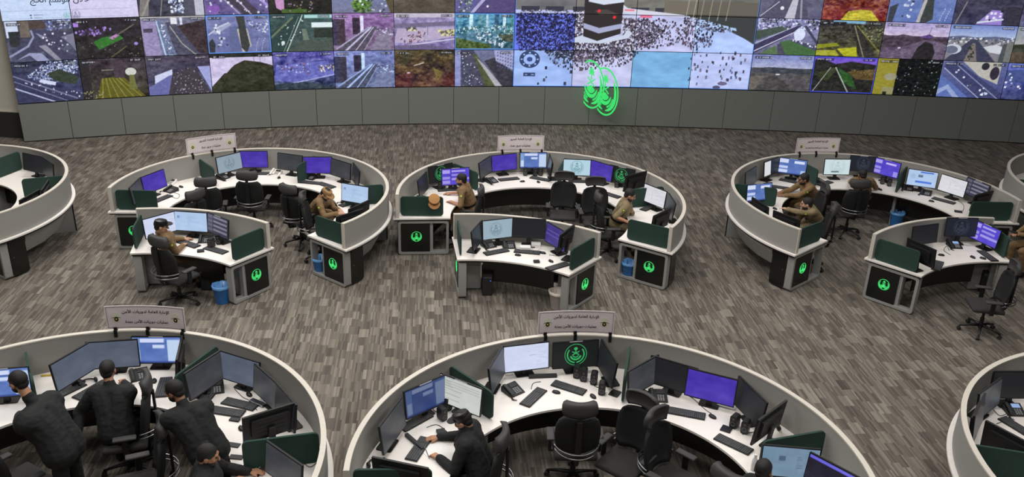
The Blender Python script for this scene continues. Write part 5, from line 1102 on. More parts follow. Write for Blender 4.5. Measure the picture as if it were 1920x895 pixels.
def tower(p, label, rz=0):
    q = at(*p, .2); t = thing('computer_tower', label, 'computer', (q.x, q.y, 0), R_(rz))
    b = MB(); b.box((0, 0, .2), (.17, .40, .40), None, .008); b.build('case', BLACKP, t); b = MB(); b.box((0, -.203, .2), (.155, .012, .37), None, .004); f = b.build('front_panel', DARKP, t)
    b = MB(); b.box((0, -.211, .34), (.13, .006, .03)); b.build('drive_bay', KEYM, f); b = MB(); b.lathe([(0, 0), (.008, 0), (.008, .004), (0, .005)], 10, frame((.05, -.21, .28), (1, 0, 0), (0, 0, 1), (0, -1, 0))); b.build('power_light', glow('blue_power_light', (70, 110, 255), 1.2), f)
tower((913, 525), 'black computer tower under left side of centre small desk', 5); tower((1843, 520), 'black computer tower with blue light under small right desk', -10); tower((392, 515), 'black computer tower under right side of small left desk', 0)
# ------------------------------------------------------------------ loose cables
for pts, lb in (
 ([(790, 760), (808, 748), (822, 756), (812, 768), (826, 775)], 'black cable looping behind the front speaker, bottom centre ring'), ([(800, 802), (820, 797), (840, 812), (846, 822)], 'black cable to the small box of the writing man'), ([(1090, 690), (1110, 686), (1130, 692), (1142, 708)], 'black cable arching behind four speakers'), ([(1105, 715), (1118, 726), (1132, 724)], 'black cable in front of four speakers'), ([(996, 730), (1000, 719), (1014, 716)], 'thin cable of diagonal keyboard'), ([(1278, 735), (1300, 748), (1322, 768), (1334, 776)], 'thin mouse cable below large purple monitor'), ([(1392, 815), (1420, 810), (1425, 818)], 'black cable below speaker pair'),
 ([(352, 712), (368, 710), (380, 704), (400, 708)], 'black cable behind phone in right bay, bottom left ring'), ([(440, 730), (455, 745), (468, 752), (482, 770)], 'thin cable from phone to keyboards, bottom left ring'), ([(545, 870), (560, 862), (580, 876), (596, 868), (600, 880)], 'tangled black cable by the rim of bottom left ring'), ([(322, 360), (336, 365), (333, 372), (322, 369), (318, 362)], 'black phone cord hanging over desk edge, left far ring'), ([(1008, 470), (1022, 462), (1036, 466), (1044, 474), (1030, 480)], 'pale cable on right of centre small desk'), ([(1060, 470), (1050, 480), (1030, 478)], 'short cable beside tall speaker, centre small desk'), ([(1780, 470), (1775, 462), (1770, 470), (1782, 478)], 'short cable near left screen of small right desk'), ([(1795, 375), (1806, 384), (1806, 394), (1800, 397)], 'black cable beside right end of right far ring'), ([(1862, 768), (1875, 780), (1890, 776), (1880, 790), (1868, 795)], 'tangled cable on bottom right corner ring'), ([(1808, 775), (1820, 765), (1832, 752), (1840, 748)], 'black cable by rim of bottom right corner ring'), ([(683, 880), (676, 868), (690, 858), (698, 866)], 'white cable in lower left corner of bottom centre ring'),
): cable(pts, lb, m=PAPER if lb.startswith(('white', 'pale')) else None)
# ------------------------------------------------------------------ people
def skin_mat(n, rgb):
    return mat(n, rgb, .55, var=.06, scale=25)
SKIN_A, SKIN_B, SKIN_C = skin_mat('skin_tan', (176, 128, 98)), skin_mat('skin_brown', (140, 98, 72)), skin_mat('skin_light', (190, 146, 118))
KHAKI = mat('khaki_uniform', (124, 98, 66), .85, var=.14, scale=14, bump=.25); KHAKI2 = mat('olive_tan_uniform', (128, 113, 84), .85, var=.14, scale=14, bump=.25)
BLACKU = mat('black_uniform', (19, 20, 21), .85, var=.25, scale=12, bump=.3); BOOT = mat('black_leather', (22, 21, 20), .4, var=.1); HAIRM = mat('black_hair', (24, 21, 20), .7, var=.3, scale=60, bump=.3)
LIPM = mat('lip_tone', (140, 82, 70), .5, var=.05); EYEM = mat('dark_eye', (30, 22, 18), .2, var=.05); BADGEM = mat('sleeve_badge_green', (96, 116, 46), .6, var=.2); BADGEY = mat('badge_gold', (214, 190, 90), .5, var=.1)
from mathutils import noise as mnoise
class Shapes(MB):
    def cap(s, p, q, r1, r2=None, n=12):
        p, q = Vector(p), Vector(q); r2 = r1 if r2 is None else r2; d = q - p; L = d.length
        if L < 1e-5: return s.ball(p, r1, n, 8)
        d.normalize(); u = d.orthogonal().normalized(); w = d.cross(u); prof = []
        for i in range(5): a = PI / 2 * i / 4; prof.append((-r1 * math.cos(a), r1 * math.sin(a)))
        for i in range(5): a = PI / 2 * i / 4; prof.append((L + r2 * math.sin(a), r2 * math.cos(a)))
        vs = []; fs = []; k = len(prof)
        for t, r in prof: vs += [p + d * t + (u * math.cos(2 * PI * j / n) + w * math.sin(2 * PI * j / n)) * max(r, 1e-4) for j in range(n)]
        for i in range(k - 1):
            for j in range(n): fs.append((i * n + j, i * n + (j + 1) % n, (i + 1) * n + (j + 1) % n, (i + 1) * n + j))
        fs += [tuple(range(n))[::-1], tuple(range((k - 1) * n, k * n))]
        return s.add(vs, fs)
    def fuse(s, name, m, parent, voxel, smooth=4, folds=0.0, seed=Vector((0, 0, 0))):
        me = s.mesh(name + '_rough'); o = bpy.data.objects.new('rough', me); COL.objects.link(o)
        md = o.modifiers.new('r', 'REMESH'); md.mode = 'VOXEL'; md.voxel_size = voxel; md.use_smooth_shade = True
        sm = o.modifiers.new('s', 'SMOOTH'); sm.factor = .5; sm.iterations = smooth
        dg = bpy.context.evaluated_depsgraph_get(); out = bpy.data.meshes.new_from_object(o.evaluated_get(dg)); out.name = name
        bpy.data.objects.remove(o); bpy.data.meshes.remove(me); out.materials.clear(); out.materials.append(m)
        if folds:
            nv = len(out.vertices); co = np.empty(nv * 3, np.float32); nn = np.empty(nv * 3, np.float32)
            out.vertices.foreach_get('co', co); out.vertices.foreach_get('normal', nn); co = co.reshape(-1, 3); nn = nn.reshape(-1, 3)
            k = np.array([mnoise.noise((c[0] * 10 + seed[0], c[1] * 10 + seed[1], c[2] * 17)) + .5 * mnoise.noise((c[0] * 24, c[1] * 24 + seed[0], c[2] * 40)) for c in co], np.float32)
            out.vertices.foreach_set('co', (co + nn * (folds * k)[:, None]).reshape(-1)); out.update()
        return link(name, out, parent, True)
def ik(S, T, l1, l2, hint):
    d = T - S; L = d.length
    if L > (l1 + l2) * .995: T = S + d.normalized() * (l1 + l2) * .995; d = T - S; L = d.length
    a = (l1 * l1 - l2 * l2 + L * L) / (2 * L); h = math.sqrt(max(0, l1 * l1 - a * a)); d.normalize()
    n = hint - d * hint.dot(d); n = n.normalized() if n.length > 1e-4 else d.orthogonal().normalized()
    return S + d * a + n * h, T
def person(label, hips, head, heading, arms, face, top, pants, skin, hz=.60, sleeve='long', hat=None, beard=True, stand=False, spine=.64, low=False, bulk=0.0, elbows=(None, None), hair=True, knees=.42, fists=(0, 0), cat='person', leg_turn=0.0):
    Pv = at(*hips, hz); best = None
    for i in range(140):
        z = hz + (.80 if not low else .45) - .0055 * i; H_ = at(*head, z); e = abs((H_ - Pv).length - spine)
        if best is None or e < best[0]: best = (e, H_)
        elif best[0] < .012: break
    H_ = best[1]; h = R_(heading); f = Vector((math.cos(h), math.sin(h), 0)); r = Vector((f.y, -f.x, 0)); up = (H_ - Pv).normalized(); Z = Vector((0, 0, 1))
    fw = (f - up * f.dot(up)).normalized(); base = Vector((Pv.x, Pv.y, 0))
    t = thing('person', label, cat, base, 0, 'people at the desks'); O = base
    rel = lambda v: v - O
    waist, chest, neck = Pv + up * .20 - fw * .01, Pv + up * .39 + fw * .01, Pv + up * .505 - fw * .005
    sh = [Pv + up * .458 + r * s * (.182 + bulk * .6) for s in (-1, 1)]
    fv, pv = R_(face[0]), R_(face[1]); fy = Vector((math.cos(fv) * math.cos(pv), math.sin(fv) * math.cos(pv), math.sin(pv))); fx = fy.cross(Z).normalized(); fz = fx.cross(fy).normalized()
    roll = R_(face[2]) if len(face) > 2 else 0
    fx, fz = fx * math.cos(roll) + fz * math.sin(roll), fz * math.cos(roll) - fx * math.sin(roll)
    Hm = frame(rel(H_), fx, fy, fz); Hr = Hm.to_3x3().to_4x4()
    b = Shapes(); g = Shapes(); p = Shapes(); shoes = []
    def both(shapes, a, c, r1, r2, infl):
        shapes.cap(rel(a), rel(c), r1 + infl, r2 + infl)
    hp0 = rel(neck) + (Hm @ Vector((0, -.03, -.085)) - rel(neck)) * .62
    for S_, infl in ((b, 0), (g, .018 + bulk)):
        for s in (-1, 1):
            both(S_, Pv + r * s * .07, waist + r * s * .06, .112, .100, infl); both(S_, waist + r * s * .06, chest + r * s * .085, .100, .105, infl); both(S_, chest + r * s * .085, sh[(s + 1) // 2] + r * (-s) * .03 - up * .01, .100, .070, infl)
        both(S_, waist + fw * .03, chest + fw * .04, .10, .10, infl); both(S_, sh[0] * .8 + sh[1] * .2, sh[1] * .8 + sh[0] * .2, .062, .062, infl)
    g.cap(rel(neck - up * .03), rel(neck + up * .03), .088, .070); g.cap(rel(neck), hp0, .074, .062)
    # head and neck
    hp = lambda x, y, z: Hm @ Vector((x, y, z))
    b.cap(rel(neck), hp(0, -.025, -.07), .058, .054); b.ball(hp(0, -.006, .022), (.077, .097, .095), 20, 12, Hr); b.ball(hp(0, .022, -.045), (.061, .070, .080), 18, 12, Hr); b.ball(hp(0, .068, -.092), (.024, .022, .020), 12, 8, Hr)
    b.cap(hp(0, .096, .012), hp(0, .112, -.030), .009, .0145); b.cap(hp(-.034, .083, .030), hp(.034, .083, .030), .013)
    for s in (-1, 1): b.ball(hp(s * .080, -.006, -.014), (.011, .020, .032), 10, 8, Hr); b.ball(hp(s * .042, .066, -.022), (.022, .022, .02), 10, 8, Hr)
    ends = []
    for i, s in enumerate((-1, 1)):
        a = arms[i]; S_ = sh[i]
        if a is None: T = S_ - up * .45 + f * .12 + r * s * .08
        elif a == 'lap': T = Pv + f * .30 + r * s * .10 + Z * .10
        elif a == 'chin': T = H_ + fy * .10 - fz * .17 + r * s * .03
        elif len(a) == 2 and not isinstance(a[0], (int, float)): T = at(*a[0], a[1])
        else: T = Vector(a)
        hint = (elbows[i] if elbows[i] is not None else (-Z * .8 + r * s * .6 - f * .2)); E, T = ik(S_, T, .285, .255, Vector(hint))
        b.cap(rel(S_), rel(E), .050, .040); b.cap(rel(E), rel(T), .040, .027)
        g.cap(rel(S_), rel(E), .066 + bulk, .056 + bulk * .7)
        if sleeve == 'long': g.cap(rel(E), rel(E + (T - E) * .93), .056 + bulk * .7, .042 + bulk * .3)
        # hand
        hd = (T - E).normalized()
        if a is not None and a not in ('chin',) and T.z < 1.0 and a != 'lap': hd = Vector((hd.x, hd.y, min(-.08, hd.z * .3))).normalized()
        nz = Z if abs(hd.z) < .8 else -f
        if a == 'chin': hd = (Z * .8 + fy * .1).normalized(); nz = fy
        hx = hd.cross(nz).normalized(); hzv = hx.cross(hd).normalized(); hand = frame(rel(T), hx, hd, hzv); q = lambda x, y, z: hand @ Vector((x, y, z))
        curl = 1.0 if not fists[i] else 2.6
        for j, (x, L) in enumerate(((-.030, .90), (-.010, 1.05), (.010, 1.0), (.029, .80))):
            b.cap(q(x * .6, 0, 0), q(x, .080, 0), .017, .0125)
            a1, a2, a3 = .18 * curl, .45 * curl, .8 * curl; k = q(x, .080, 0); o0 = Vector((x, .080, 0))
            for an, ln, rr in ((a1, .040 * L, .0090), (a2, .027 * L, .0084), (a3, .020 * L, .0076)):
                o1 = o0 + Vector((x * .06, ln * math.cos(an), -ln * math.sin(an))); b.cap(hand @ o0, hand @ o1, rr, rr * .93, 8); o0 = o1
        sx = -s; b.cap(q(sx * .018, .015, -.004), q(sx * .046, .050, -.014), .0145, .011, 8); b.cap(q(sx * .046, .050, -.014), q(sx * .050, .082, -.022), .0105, .0085, 8)
        ends.append((E, T, hand))
    lt = R_(heading + leg_turn); lf = Vector((math.cos(lt), math.sin(lt), 0)); lr = Vector((lf.y, -lf.x, 0))
    for s in (-1, 1):
        hip = Pv + r * s * .085 - Z * .015
        if stand: kn = Vector((Pv.x, Pv.y, .50)) + lr * s * .11 + lf * (.05 if s > 0 else -.02); an = Vector((Pv.x, Pv.y, .09)) + lr * s * .12 - lf * (.02 if s > 0 else .10)
        else: kn = hip + lf * knees + lr * s * .06 + Z * .0; kn.z = max(.47, hz - .08); an = Vector((kn.x, kn.y, .09)) - lf * (.04 if s > 0 else .12)
        b.cap(rel(hip), rel(kn), .078, .052); b.cap(rel(kn), rel(an), .050, .036); toe = an + lf * .15 - Z * .045; b.cap(rel(an - Z * .03), rel(toe), .040, .030)
        p.cap(rel(hip), rel(kn), .096, .072); p.cap(rel(kn), rel(an + Z * .05), .070, .056); sho = Shapes(); shoes.append(sho); sho.cap(rel(an - Z * .035), rel(toe), .050, .042); sho.cap(rel(an + Z * .05), rel(an - Z * .03), .050, .050)
    for s in (-1, 1): p.cap(rel(Pv + r * s * .07), rel(Pv + r * s * .065 + up * .09), .126, .116)
    b.fuse('body', skin, t, .0065, 3); g.fuse('shirt', top, t, .010, 4, .006, base); tr = p.fuse('trousers', pants, t, .011, 4, .006, base); [q_.fuse('boot', BOOT, t, .012, 3) for q_ in shoes]
    if hair and hat is None or hair:
        hb = Shapes(); hb.ball(hp(0, -.016, .034), (.084, .101, .094), 22, 14, Hr); hb.ball(hp(0, -.055, -.02), (.066, .05, .06), 16, 10, Hr); ho = hb.build('hair', HAIRM, t, True)
        for v_ in ho.data.vertices: v_.co = v_.co + (v_.co - rel(H_)).normalized() * .004 * mnoise.noise(v_.co * 60)
    if beard:
        bb = Shapes(); bb.ball(hp(0, .026, -.068), (.064, .070, .056), 18, 10, Hr); bb.ball(hp(0, .064, -.095), (.03, .028, .024), 12, 8, Hr); bb.build('beard', HAIRM, t, True)
    for s in (-1, 1):
        MB().ball(hp(s * .031, .0835, .004), (.013, .011, .008), 10, 6, Hr).build('eye', EYEM, t, True)
        Shapes().cap(hp(s * .016, .097, .026), hp(s * .050, .083, .028), .0055, .004, 6).build('eyebrow', HAIRM, t, True)
    Shapes().cap(hp(-.021, .088, -.062), hp(.021, .088, -.062), .009, .009, 8).build('mouth', LIPM, t, True)
    if hat is not None:
        M = Hm @ Matrix.Translation((0, -.008, .045)) @ Matrix.Rotation(R_(6), 4, 'X'); hb = MB(); hb.lathe([(.088, -.025), (.093, 0), (.095, .03), (.085, .055), (.05, .070), (0, .074)], 24, M @ Matrix.Diagonal((.93, 1.08, 1, 1))); hc = hb.build('cap', hat, t, 'auto')
        n = 12; P_ = [(.088 * math.cos(R_(20 + 140 * i / n)), .10 * math.sin(R_(20 + 140 * i / n))) for i in range(n + 1)]; Q_ = [(.10 * math.cos(R_(20 + 140 * i / n)), .045 + .135 * math.sin(R_(20 + 140 * i / n))) for i in range(n + 1)]
        MB().prism(P_ + Q_[::-1], -.008, .002, M).build('visor', hat, hc, 'auto')
    E, T, _h = ends[1]; S_ = sh[1]; mid = S_ * .65 + E * .35; dv = (E - S_).normalized()
    for i, s in enumerate((-1, 1)):
        E_ = ends[i][0]; mid = sh[i] * .62 + E_ * .38; ax = (E_ - sh[i]).normalized(); out = (r * s - ax * (r * s).dot(ax)).normalized(); M = frame(rel(mid + out * .059), ax.cross(out), ax, out)
        MB().lathe([(0, 0), (.032, 0), (.032, .006), (0, .008)], 16, M).build('sleeve_badge', BADGEM, t); 
        M2 = frame(rel(mid + out * .066), ax.cross(out), ax, out); MB().lathe([(0, 0), (.016, 0), (.016, .004), (0, .005)], 14, M2).build('badge_star', BADGEY, t)
    nb = MB(); k = 20; sec = []
    cpt = rel(Pv + up * .105); fr = []
    for i in range(k):
        a = 2 * PI * i / k; d = r * math.cos(a) * .205 + fw * math.sin(a) * .142; fr.append(lambda a_, b_, d=d: cpt + d * (1 + a_) + up * b_)
    nb.sweep([(-.03, -.02), (-.03, .02), (.02, .02), (.02, -.02)], fr, True, False); nb.build('belt', BOOT, t)
    return t, ends, O
DZ = DESK_Z + .045
person('man in khaki with tan cap, head bowed over desk, right end of left far ring', (588, 398), (611, 364), -8, (((636, 393), DZ), ((634, 400), DZ)), (-25, -40), KHAKI, KHAKI, SKIN_C, hat=mat('tan_uniform_cap', (150, 116, 76), .85, var=.1, scale=60), beard=True)
person('man in khaki seen from behind with black cap, at the small left desk', (318, 482), (302, 424), 38, (((344, 448), DZ), ((343, 460), DZ)), (20, -12), KHAKI, mat('brown_trousers', (92, 72, 54), .85, var=.15, scale=14), SKIN_C, hat=BOOT, beard=False)
person('man in short sleeved khaki facing left, back to a mesh chair, centre far ring', (884, 391), (865, 337), 172, (((848, 379), DZ), ((846, 362), DZ)), (170, -10), KHAKI, KHAKI, SKIN_A, sleeve='short')
person('man in khaki resting his chin on his hand, right end of centre far ring', (1154, 418), (1181, 366), -4, ('chin', ((1178, 417), DZ)), (-5, -22), KHAKI2, KHAKI2, SKIN_A, sleeve='short', elbows=(Vector((.5, -.1, -1)), None), fists=(1, 0))
person('upper of two men in khaki facing left on right far ring, arm stretched out', (1528, 375), (1507, 336), 186, (((1472, 366), DZ), ((1466, 360), DZ)), (182, -12), KHAKI, KHAKI, SKIN_B)
person('lower of two men in khaki, hand at his mouth, left end of right far ring', (1535, 418), (1513, 382), 178, (((1448, 388), DZ), 'chin'), (165, -10), KHAKI2, KHAKI2, SKIN_C, fists=(0, 1), elbows=(None, Vector((-.4, 0, -1))))
person('man in khaki mostly hidden behind a black chair, right far ring', (1617, 366), (1617, 328), 92, (((1594, 341), DZ), ((1640, 346), DZ)), (92, -18), KHAKI, KHAKI, SKIN_B, beard=False)
pp, ends, O_ = person('person in khaki cut by right photo edge, only lap and hands in view', (1950, 458), (1958, 398), 186, (((1912, 440), .78), ((1908, 436), .80)), (186, -20), KHAKI, KHAKI, SKIN_A)
e = ends[1][1]; q = MB().box((0, 0, 0), (.075, .15, .009), None, .003).build('mobile_phone', BLACKP); q.location = e + Vector((-.10, -.03, .022)); q.rotation_euler = (0, 0, R_(60)); tag(q, 'mobile phone held over the lap at right photo edge', 'mobile phone')
person('man in black uniform bending over the desk at left photo edge', (120, 842), (34, 716), 172, (((20, 752), DZ + .02), ((26, 748), DZ + .04)), (160, -12), BLACKU, BLACKU, SKIN_A, hz=.95, stand=True, leg_turn=-20, bulk=.05)
person('man in black uniform seen from behind, hand on desk beside phone, bottom left ring', (222, 812), (202, 694), 96, (((146, 815), .62), ((229, 712), DZ)), (100, -8), BLACKU, BLACKU, SKIN_A, beard=False, bulk=.022)
person('man in black leaning on the desk, facing left beside grey headrest, bottom left ring', (392, 846), (327, 733), 128, (((330, 772), DZ), ((372, 780), DZ)), (165, -20), BLACKU, BLACKU, SKIN_B, hz=.93, stand=True, leg_turn=-20, bulk=.025, elbows=(None, Vector((1, .2, -.2))))
person('man in black at the bottom edge reaching for a lit phone', (372, 955), (390, 854), 15, (((468, 884), DZ), ((440, 905), DZ)), (10, -15), BLACKU, BLACKU, SKIN_A, bulk=.02)
pp, ends, O_ = person('man in black with black cap writing on a sheet, bottom centre ring', (905, 892), (868, 789), 170, (((822, 858), DZ), ((822, 820), DZ)), (165, -32), BLACKU, BLACKU, SKIN_A, hat=BOOT, fists=(1, 0), bulk=.018)
e = ends[0][1]; pn = MB().tube([(0, 0, 0), (-.05, .02, .13)], .005, 8).build('pen', mat('pen_plastic', (120, 124, 130), .4)); pn.location = Vector((e.x - .10, e.y + .02, DESK_Z + .008)); tag(pn, 'pen in the hand of the writing man', 'pen')
person('dark haired person at bottom edge before slate blue monitor, only head in view', (1452, 985), (1431, 882), 60, ((((1490, 925)), DZ), ((1510, 945), DZ)), (60, -15), BLACKU, BLACKU, SKIN_B, beard=False)
# ------------------------------------------------------------------ lettering: Arabic shaped by hand into presentation forms
AR = {'ا': ('\uFE8D', '\uFE8E', None, None), 'إ': ('\uFE87', '\uFE88', None, None), 'أ': ('\uFE83', '\uFE84', None, None), 'ب': ('\uFE8F', '\uFE90', '\uFE91', '\uFE92'), 'ة': ('\uFE93', '\uFE94', None, None), 'ت': ('\uFE95', '\uFE96', '\uFE97', '\uFE98'), 'ج': ('\uFE9D', '\uFE9E', '\uFE9F', '\uFEA0'), 'ح': ('\uFEA1', '\uFEA2', '\uFEA3', '\uFEA4'), 'خ': ('\uFEA5', '\uFEA6', '\uFEA7', '\uFEA8'), 'د': ('\uFEA9', '\uFEAA', None, None), 'ر': ('\uFEAD', '\uFEAE', None, None), 'س': ('\uFEB1', '\uFEB2', '\uFEB3', '\uFEB4'), 'ص': ('\uFEB9', '\uFEBA', '\uFEBB', '\uFEBC'), 'ع': ('\uFEC9', '\uFECA', '\uFECB', '\uFECC'), 'ق': ('\uFED5', '\uFED6', '\uFED7', '\uFED8'), 'ل': ('\uFEDD', '\uFEDE', '\uFEDF', '\uFEE0'), 'م': ('\uFEE1', '\uFEE2', '\uFEE3', '\uFEE4'), 'ن': ('\uFEE5', '\uFEE6', '\uFEE7', '\uFEE8'), 'و': ('\uFEED', '\uFEEE', None, None), 'ي': ('\uFEF1', '\uFEF2', '\uFEF3', '\uFEF4'), 'ئ': ('\uFE89', '\uFE8A', '\uFE8B', '\uFE8C')}
LA = {'ا': ('\uFEFB', '\uFEFC'), 'إ': ('\uFEF9', '\uFEFA'), 'أ': ('\uFEF7', '\uFEF8')}
def shape(txt):
    out = []; i = 0; join = False
    while i < len(txt):
        ch = txt[i]
        if ch not in AR: out.append(ch); join = False; i += 1; continue
        if ch == 'ل' and i + 1 < len(txt) and txt[i + 1] in LA:
            out.append(LA[txt[i + 1]][1 if join else 0]); join = False; i += 2; continue
        iso, fin, ini, med = AR[ch]; nxt = i + 1 < len(txt) and txt[i + 1] in AR
        if ini and nxt: out.append(med if join else ini); join = True
        else: out.append(fin if join else iso); join = False
        i += 1
    return ''.join(reversed(out))
def text_mb(txt, width, thick=.002, bold=.012):
    c = bpy.data.curves.new('lettering', 'FONT'); c.body = shape(txt); c.size = 1; c.offset = bold; c.extrude = 0.02; c.align_x = 'CENTER'; c.resolution_u = 3
    o = bpy.data.objects.new('lettering', c); COL.objects.link(o)
    dg = bpy.context.evaluated_depsgraph_get(); me = bpy.data.meshes.new_from_object(o.evaluated_get(dg))
    vs = [v.co.copy() for v in me.vertices]; fs = [tuple(p.vertices) for p in me.polygons]
    bpy.data.objects.remove(o); bpy.data.meshes.remove(me); bpy.data.curves.remove(c)
    x0, x1 = min(v.x for v in vs), max(v.x for v in vs); y0, y1 = min(v.y for v in vs), max(v.y for v in vs); k = width / (x1 - x0)
    return [Vector(((v.x - (x0 + x1) / 2) * k, (v.y - (y0 + y1) / 2) * k, v.z)) for v in vs], fs
SIGNM = mat('pinkish_acrylic', (226, 214, 216), .35, var=.02); INK = mat('black_ink', (24, 20, 22), .6, var=.02)
BADGE_E = mat('pale_badge', (216, 214, 190), .6, var=.05); BADGE_G = mat('olive_badge', (70, 78, 34), .6, var=.1); BADGEY_ = mat('badge_gold', (214, 190, 90), .5, var=.1); FRAMEM = mat('clear_edge', (222, 214, 214), .3, var=.02)
def sign(label, pl, pr, k, l1, l2, w1, w2, W, H):
    """curved acrylic plate clipped on the rim of ring k; pl, pr: photo pixels of its lower corners"""
    (cx, cy), R = PODS[k]; z0 = TOP_Z + .035
    a = [math.degrees(math.atan2(at(*q, z0).y - cy, at(*q, z0).x - cx)) for q in (pl, pr)]; am = sum(a) / 2; rr = R - .02
    org = Vector((R * math.cos(R_(am)), R * math.sin(R_(am)), 0)); t = thing('desk_sign', label, 'sign', (cx + org.x, cy + org.y, TOP_Z), 0, 'department signs clipped to the ring desks')
    def bend(x, y, z):      # plate coordinates: x to the right as read from inside the ring, y up, z towards the reader
        th = R_(am) - x / rr; r = rr - z; return Vector((r * math.cos(th), r * math.sin(th), y + .016)) - org
    def put(b, poly, z, t_=.002):
        n = len(poly); vs = [bend(p[0], p[1], z) for p in poly] + [bend(p[0], p[1], z + t_) for p in poly]
        return b.add(vs, [tuple(range(n))[::-1], tuple(range(n, 2 * n))] + [(i, (i + 1) % n, n + (i + 1) % n, n + i) for i in range(n)])
    def strip(b, x0, x1, y0, y1, z, t_, n=10):
        for i in range(n):
            u, v = x0 + (x1 - x0) * i / n, x0 + (x1 - x0) * (i + 1) / n; put(b, [(u, y0), (v, y0), (v, y1), (u, y1)], z, t_)
    b = MB(); strip(b, -W / 2, W / 2, 0, H, -.004, .006); b.build('plate', SIGNM, t)
    b = MB(); e = .016
    strip(b, -W / 2 + e, W / 2 - e, e, e + .004, .002, .0015); strip(b, -W / 2 + e, W / 2 - e, H - e - .004, H - e, .002, .0015); put(b, [(-W / 2 + e, e), (-W / 2 + e + .004, e), (-W / 2 + e + .004, H - e), (-W / 2 + e, H - e)], .002, .0015); put(b, [(W / 2 - e - .004, e), (W / 2 - e, e), (W / 2 - e, H - e), (W / 2 - e - .004, H - e)], .002, .0015)
    b.build('border_line', INK, t)
    for txt, w, y in ((l1, w1, H * .73), (l2, w2, H * .30)):
        vs, fs = text_mb(txt, w); b = MB(); b.add([bend(v.x, v.y + y, .003 + (.002 if v.z > 0 else 0)) for v in vs], fs); b.build('lettering', INK, t)
    for s in (-1, 1):
        x = s * (W / 2 - .125); el = lambda rx, ry, dx=0, dy=0, n=20: [(x + dx + rx * math.cos(2 * PI * i / n), H * .5 + dy + ry * math.sin(2 * PI * i / n)) for i in range(n)]
        b = MB()
        if k > 3: put(b, [(x - .05, H * .5 + .004), (x + .05, H * .5 + .004), (x + .045, H * .5 + .045), (x + .015, H * .5 + .07), (x - .015, H * .5 + .07), (x - .045, H * .5 + .045)], .002); put(b, el(.055, .034, 0, -.032), .0022)
        else: put(b, [(x + .062 * (1 + .12 * math.cos(8 * a)) * math.cos(a), H * .5 + .074 * (1 + .12 * math.cos(8 * a)) * math.sin(a)) for a in [2 * PI * i / 48 for i in range(48)]], .002)
        bo = b.build('badge', BADGE_E, t)
        b = MB(); put(b, el(.026, .030, 0, -.026), .0044)
        if k > 3: put(b, [(x - .062, H * .5 - .006), (x, H * .5 + .010), (x + .062, H * .5 - .006), (x, H * .5 + .002)], .0044)
        b.build('badge_centre', INK if k > 3 else BADGE_G, bo)
        b = MB(); put(b, el(.010, .012, 0, -.022, 12), .0066); b.build('badge_star', BADGEY_, bo)
    for x in (-W * .40, 0, W * .46):
        th = R_(am) - x / rr; er = Vector((math.cos(th), math.sin(th), 0)); et = Vector((-er.y, er.x, 0)); M = frame(-org, er, et, (0, 0, 1)); M3 = M.to_3x3().to_4x4()
        b = MB(); b.box(M @ Vector((R - .060, 0, -.035)), (.012, .04, .085), M3); b.box(M @ Vector((R - .028, 0, .006)), (.07, .04, .012), M3); b.box(M @ Vector((R - .036, 0, .025)), (.012, .04, .04), M3); b.build('clip', BLACKP, t)
    return t
L1 = 'الإدارة العامة للمرور'; L3 = 'الإدارة العامة لدوريات الأمن'
sign('small sign on the left far ring, tilted, two lines of black lettering', (350, 287), (440.5, 276), 1, L1, 'عمليات مرور جدة', .46, .38, .98, .325)
sign('small sign on the centre far ring, two lines of black lettering', (930.5, 281), (1021, 281), 2, L1, 'عمليات مرور جدة', .46, .42, .98, .325)
sign('small sign on the right far ring, longer second line of lettering', (1488, 286), (1577, 286), 3, L1, 'عمليات مرور العاصمة المقدسة', .46, .52, .98, .325)
sign('larger curved sign on the bottom left ring, eye shaped badges', (199, 616), (350, 619), 4, L3, 'عمليات دوريات الأمن بجدة', .58, .53, .98, .32)
sign('larger curved sign on the bottom centre ring, eye shaped badges', (1003, 625), (1155, 621), 5, L3, 'عمليات دوريات الأمن بجدة', .58, .54, .98, .32)

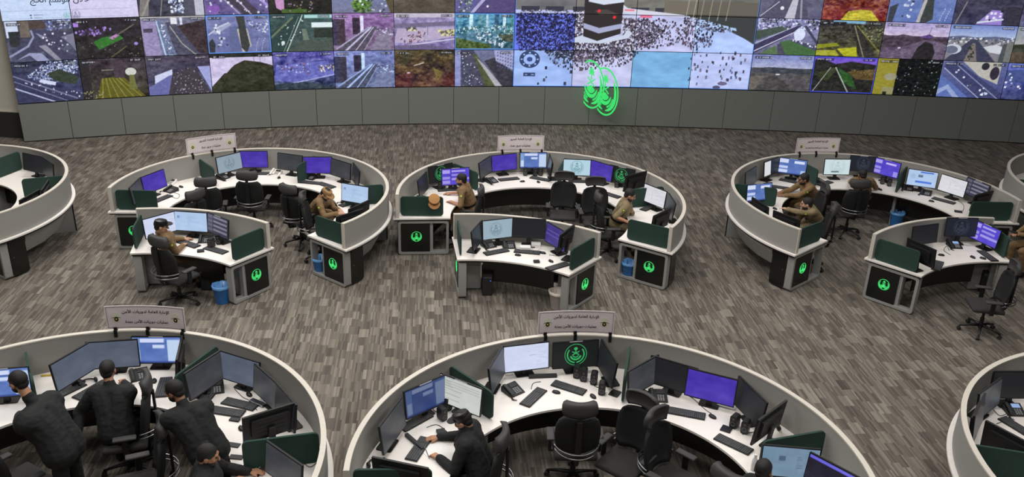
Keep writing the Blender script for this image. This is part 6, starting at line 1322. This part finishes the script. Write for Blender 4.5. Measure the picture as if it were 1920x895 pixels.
# ------------------------------------------------------------------ window reflections of a lit emblem, built as glowing shapes before the video wall
REFLECTION = glow('green_reflection_glow', (60, 226, 110), 1.0)
for px, py, lb in ((1103, 158, 'left, higher one of two tall green emblem reflections before the video wall'), (1128, 174, 'right, lower one of two tall green emblem reflections before the video wall')):
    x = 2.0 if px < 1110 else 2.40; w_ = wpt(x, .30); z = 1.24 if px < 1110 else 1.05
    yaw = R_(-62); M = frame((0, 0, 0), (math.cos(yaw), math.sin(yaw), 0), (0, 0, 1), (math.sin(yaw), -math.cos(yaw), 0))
    t = thing('emblem_reflection', lb, 'emblem', (w_.x, w_.y, z), 0, 'green emblem reflections at the video wall')
    emblem_mb(.66, .012, M).build('emblem', REFLECTION, t)  # reflection in the window glass, built as a solid shape
    MB().tube([(0, 0, -.3), (.0, .24, -.3)], .012, 8).build('added_rod', BLACKP, t)  # rod added to tie the reflection shape to the wall

# large line of lettering on the pale slide at the upper left of the video wall
host = [o for o in COL.objects if o.get('label', '').startswith('wall display showing pale lilac slide')][0]
A_, B_ = wpt(-11.75, .03), wpt(-10.1, .03); d = (B_ - A_).normalized(); n = Vector((d.y, -d.x, 0)); zt_ = zb(-10.9) + 1.975 + .97 * .455
M = frame((A_ + B_) / 2 + Vector((0, 0, zt_)) - Vector(host.location), d, (0, 0, 1), n); vs, fs = text_mb('خلال موسم الحج', 1.28)
b = MB(); b.add([M @ Vector((v.x, v.y, .004 if v.z > 0 else 0)) for v in vs], fs); b.build('lettering', mat('slate_lettering', (60, 66, 90), .6, var=.02), host)
# ------------------------------------------------------------------ light
w = bpy.data.worlds.new('world'); scene.world = w; w.use_nodes = True
w.node_tree.nodes['Background'].inputs[0].default_value = lin((200, 196, 190)) + (1,); w.node_tree.nodes['Background'].inputs[1].default_value = .09
def area(name, loc, size, power, tilt=(0, 0, 0), col=(1, .975, .94)):
    l = bpy.data.lights.new(name, 'AREA'); l.shape = 'RECTANGLE'; l.size, l.size_y = size; l.energy = power; l.color = col
    o = bpy.data.objects.new(name, l); COL.objects.link(o); o.location = loc; o.rotation_euler = tilt; return o
for x, y, p in ((-4, .8, 170), (4, .8, 160), (-6, 6, 130), (0, 6, 120), (6, 6, 110), (-7, 10, 250), (0, 10, 240), (7, 10, 180), (-7, 15, 270), (0, 15, 270), (7, 15, 130), (-9, 18.5, 300), (0, 20, 200), (8, 20.5, 25)):  # unseen ceiling rows; the two nearest the camera are added fill for signs
    area('ceiling_and_fill_light', (x, y, 8.6), (3.2, 1.6), p)
vs = scene.view_settings; vs.view_transform = 'Standard'; vs.look = 'None'; vs.gamma = 1.0; vs.exposure = 0.0; vs.use_curve_mapping = False
scene.cycles.use_denoising = True
scene.cycles.max_bounces = 6
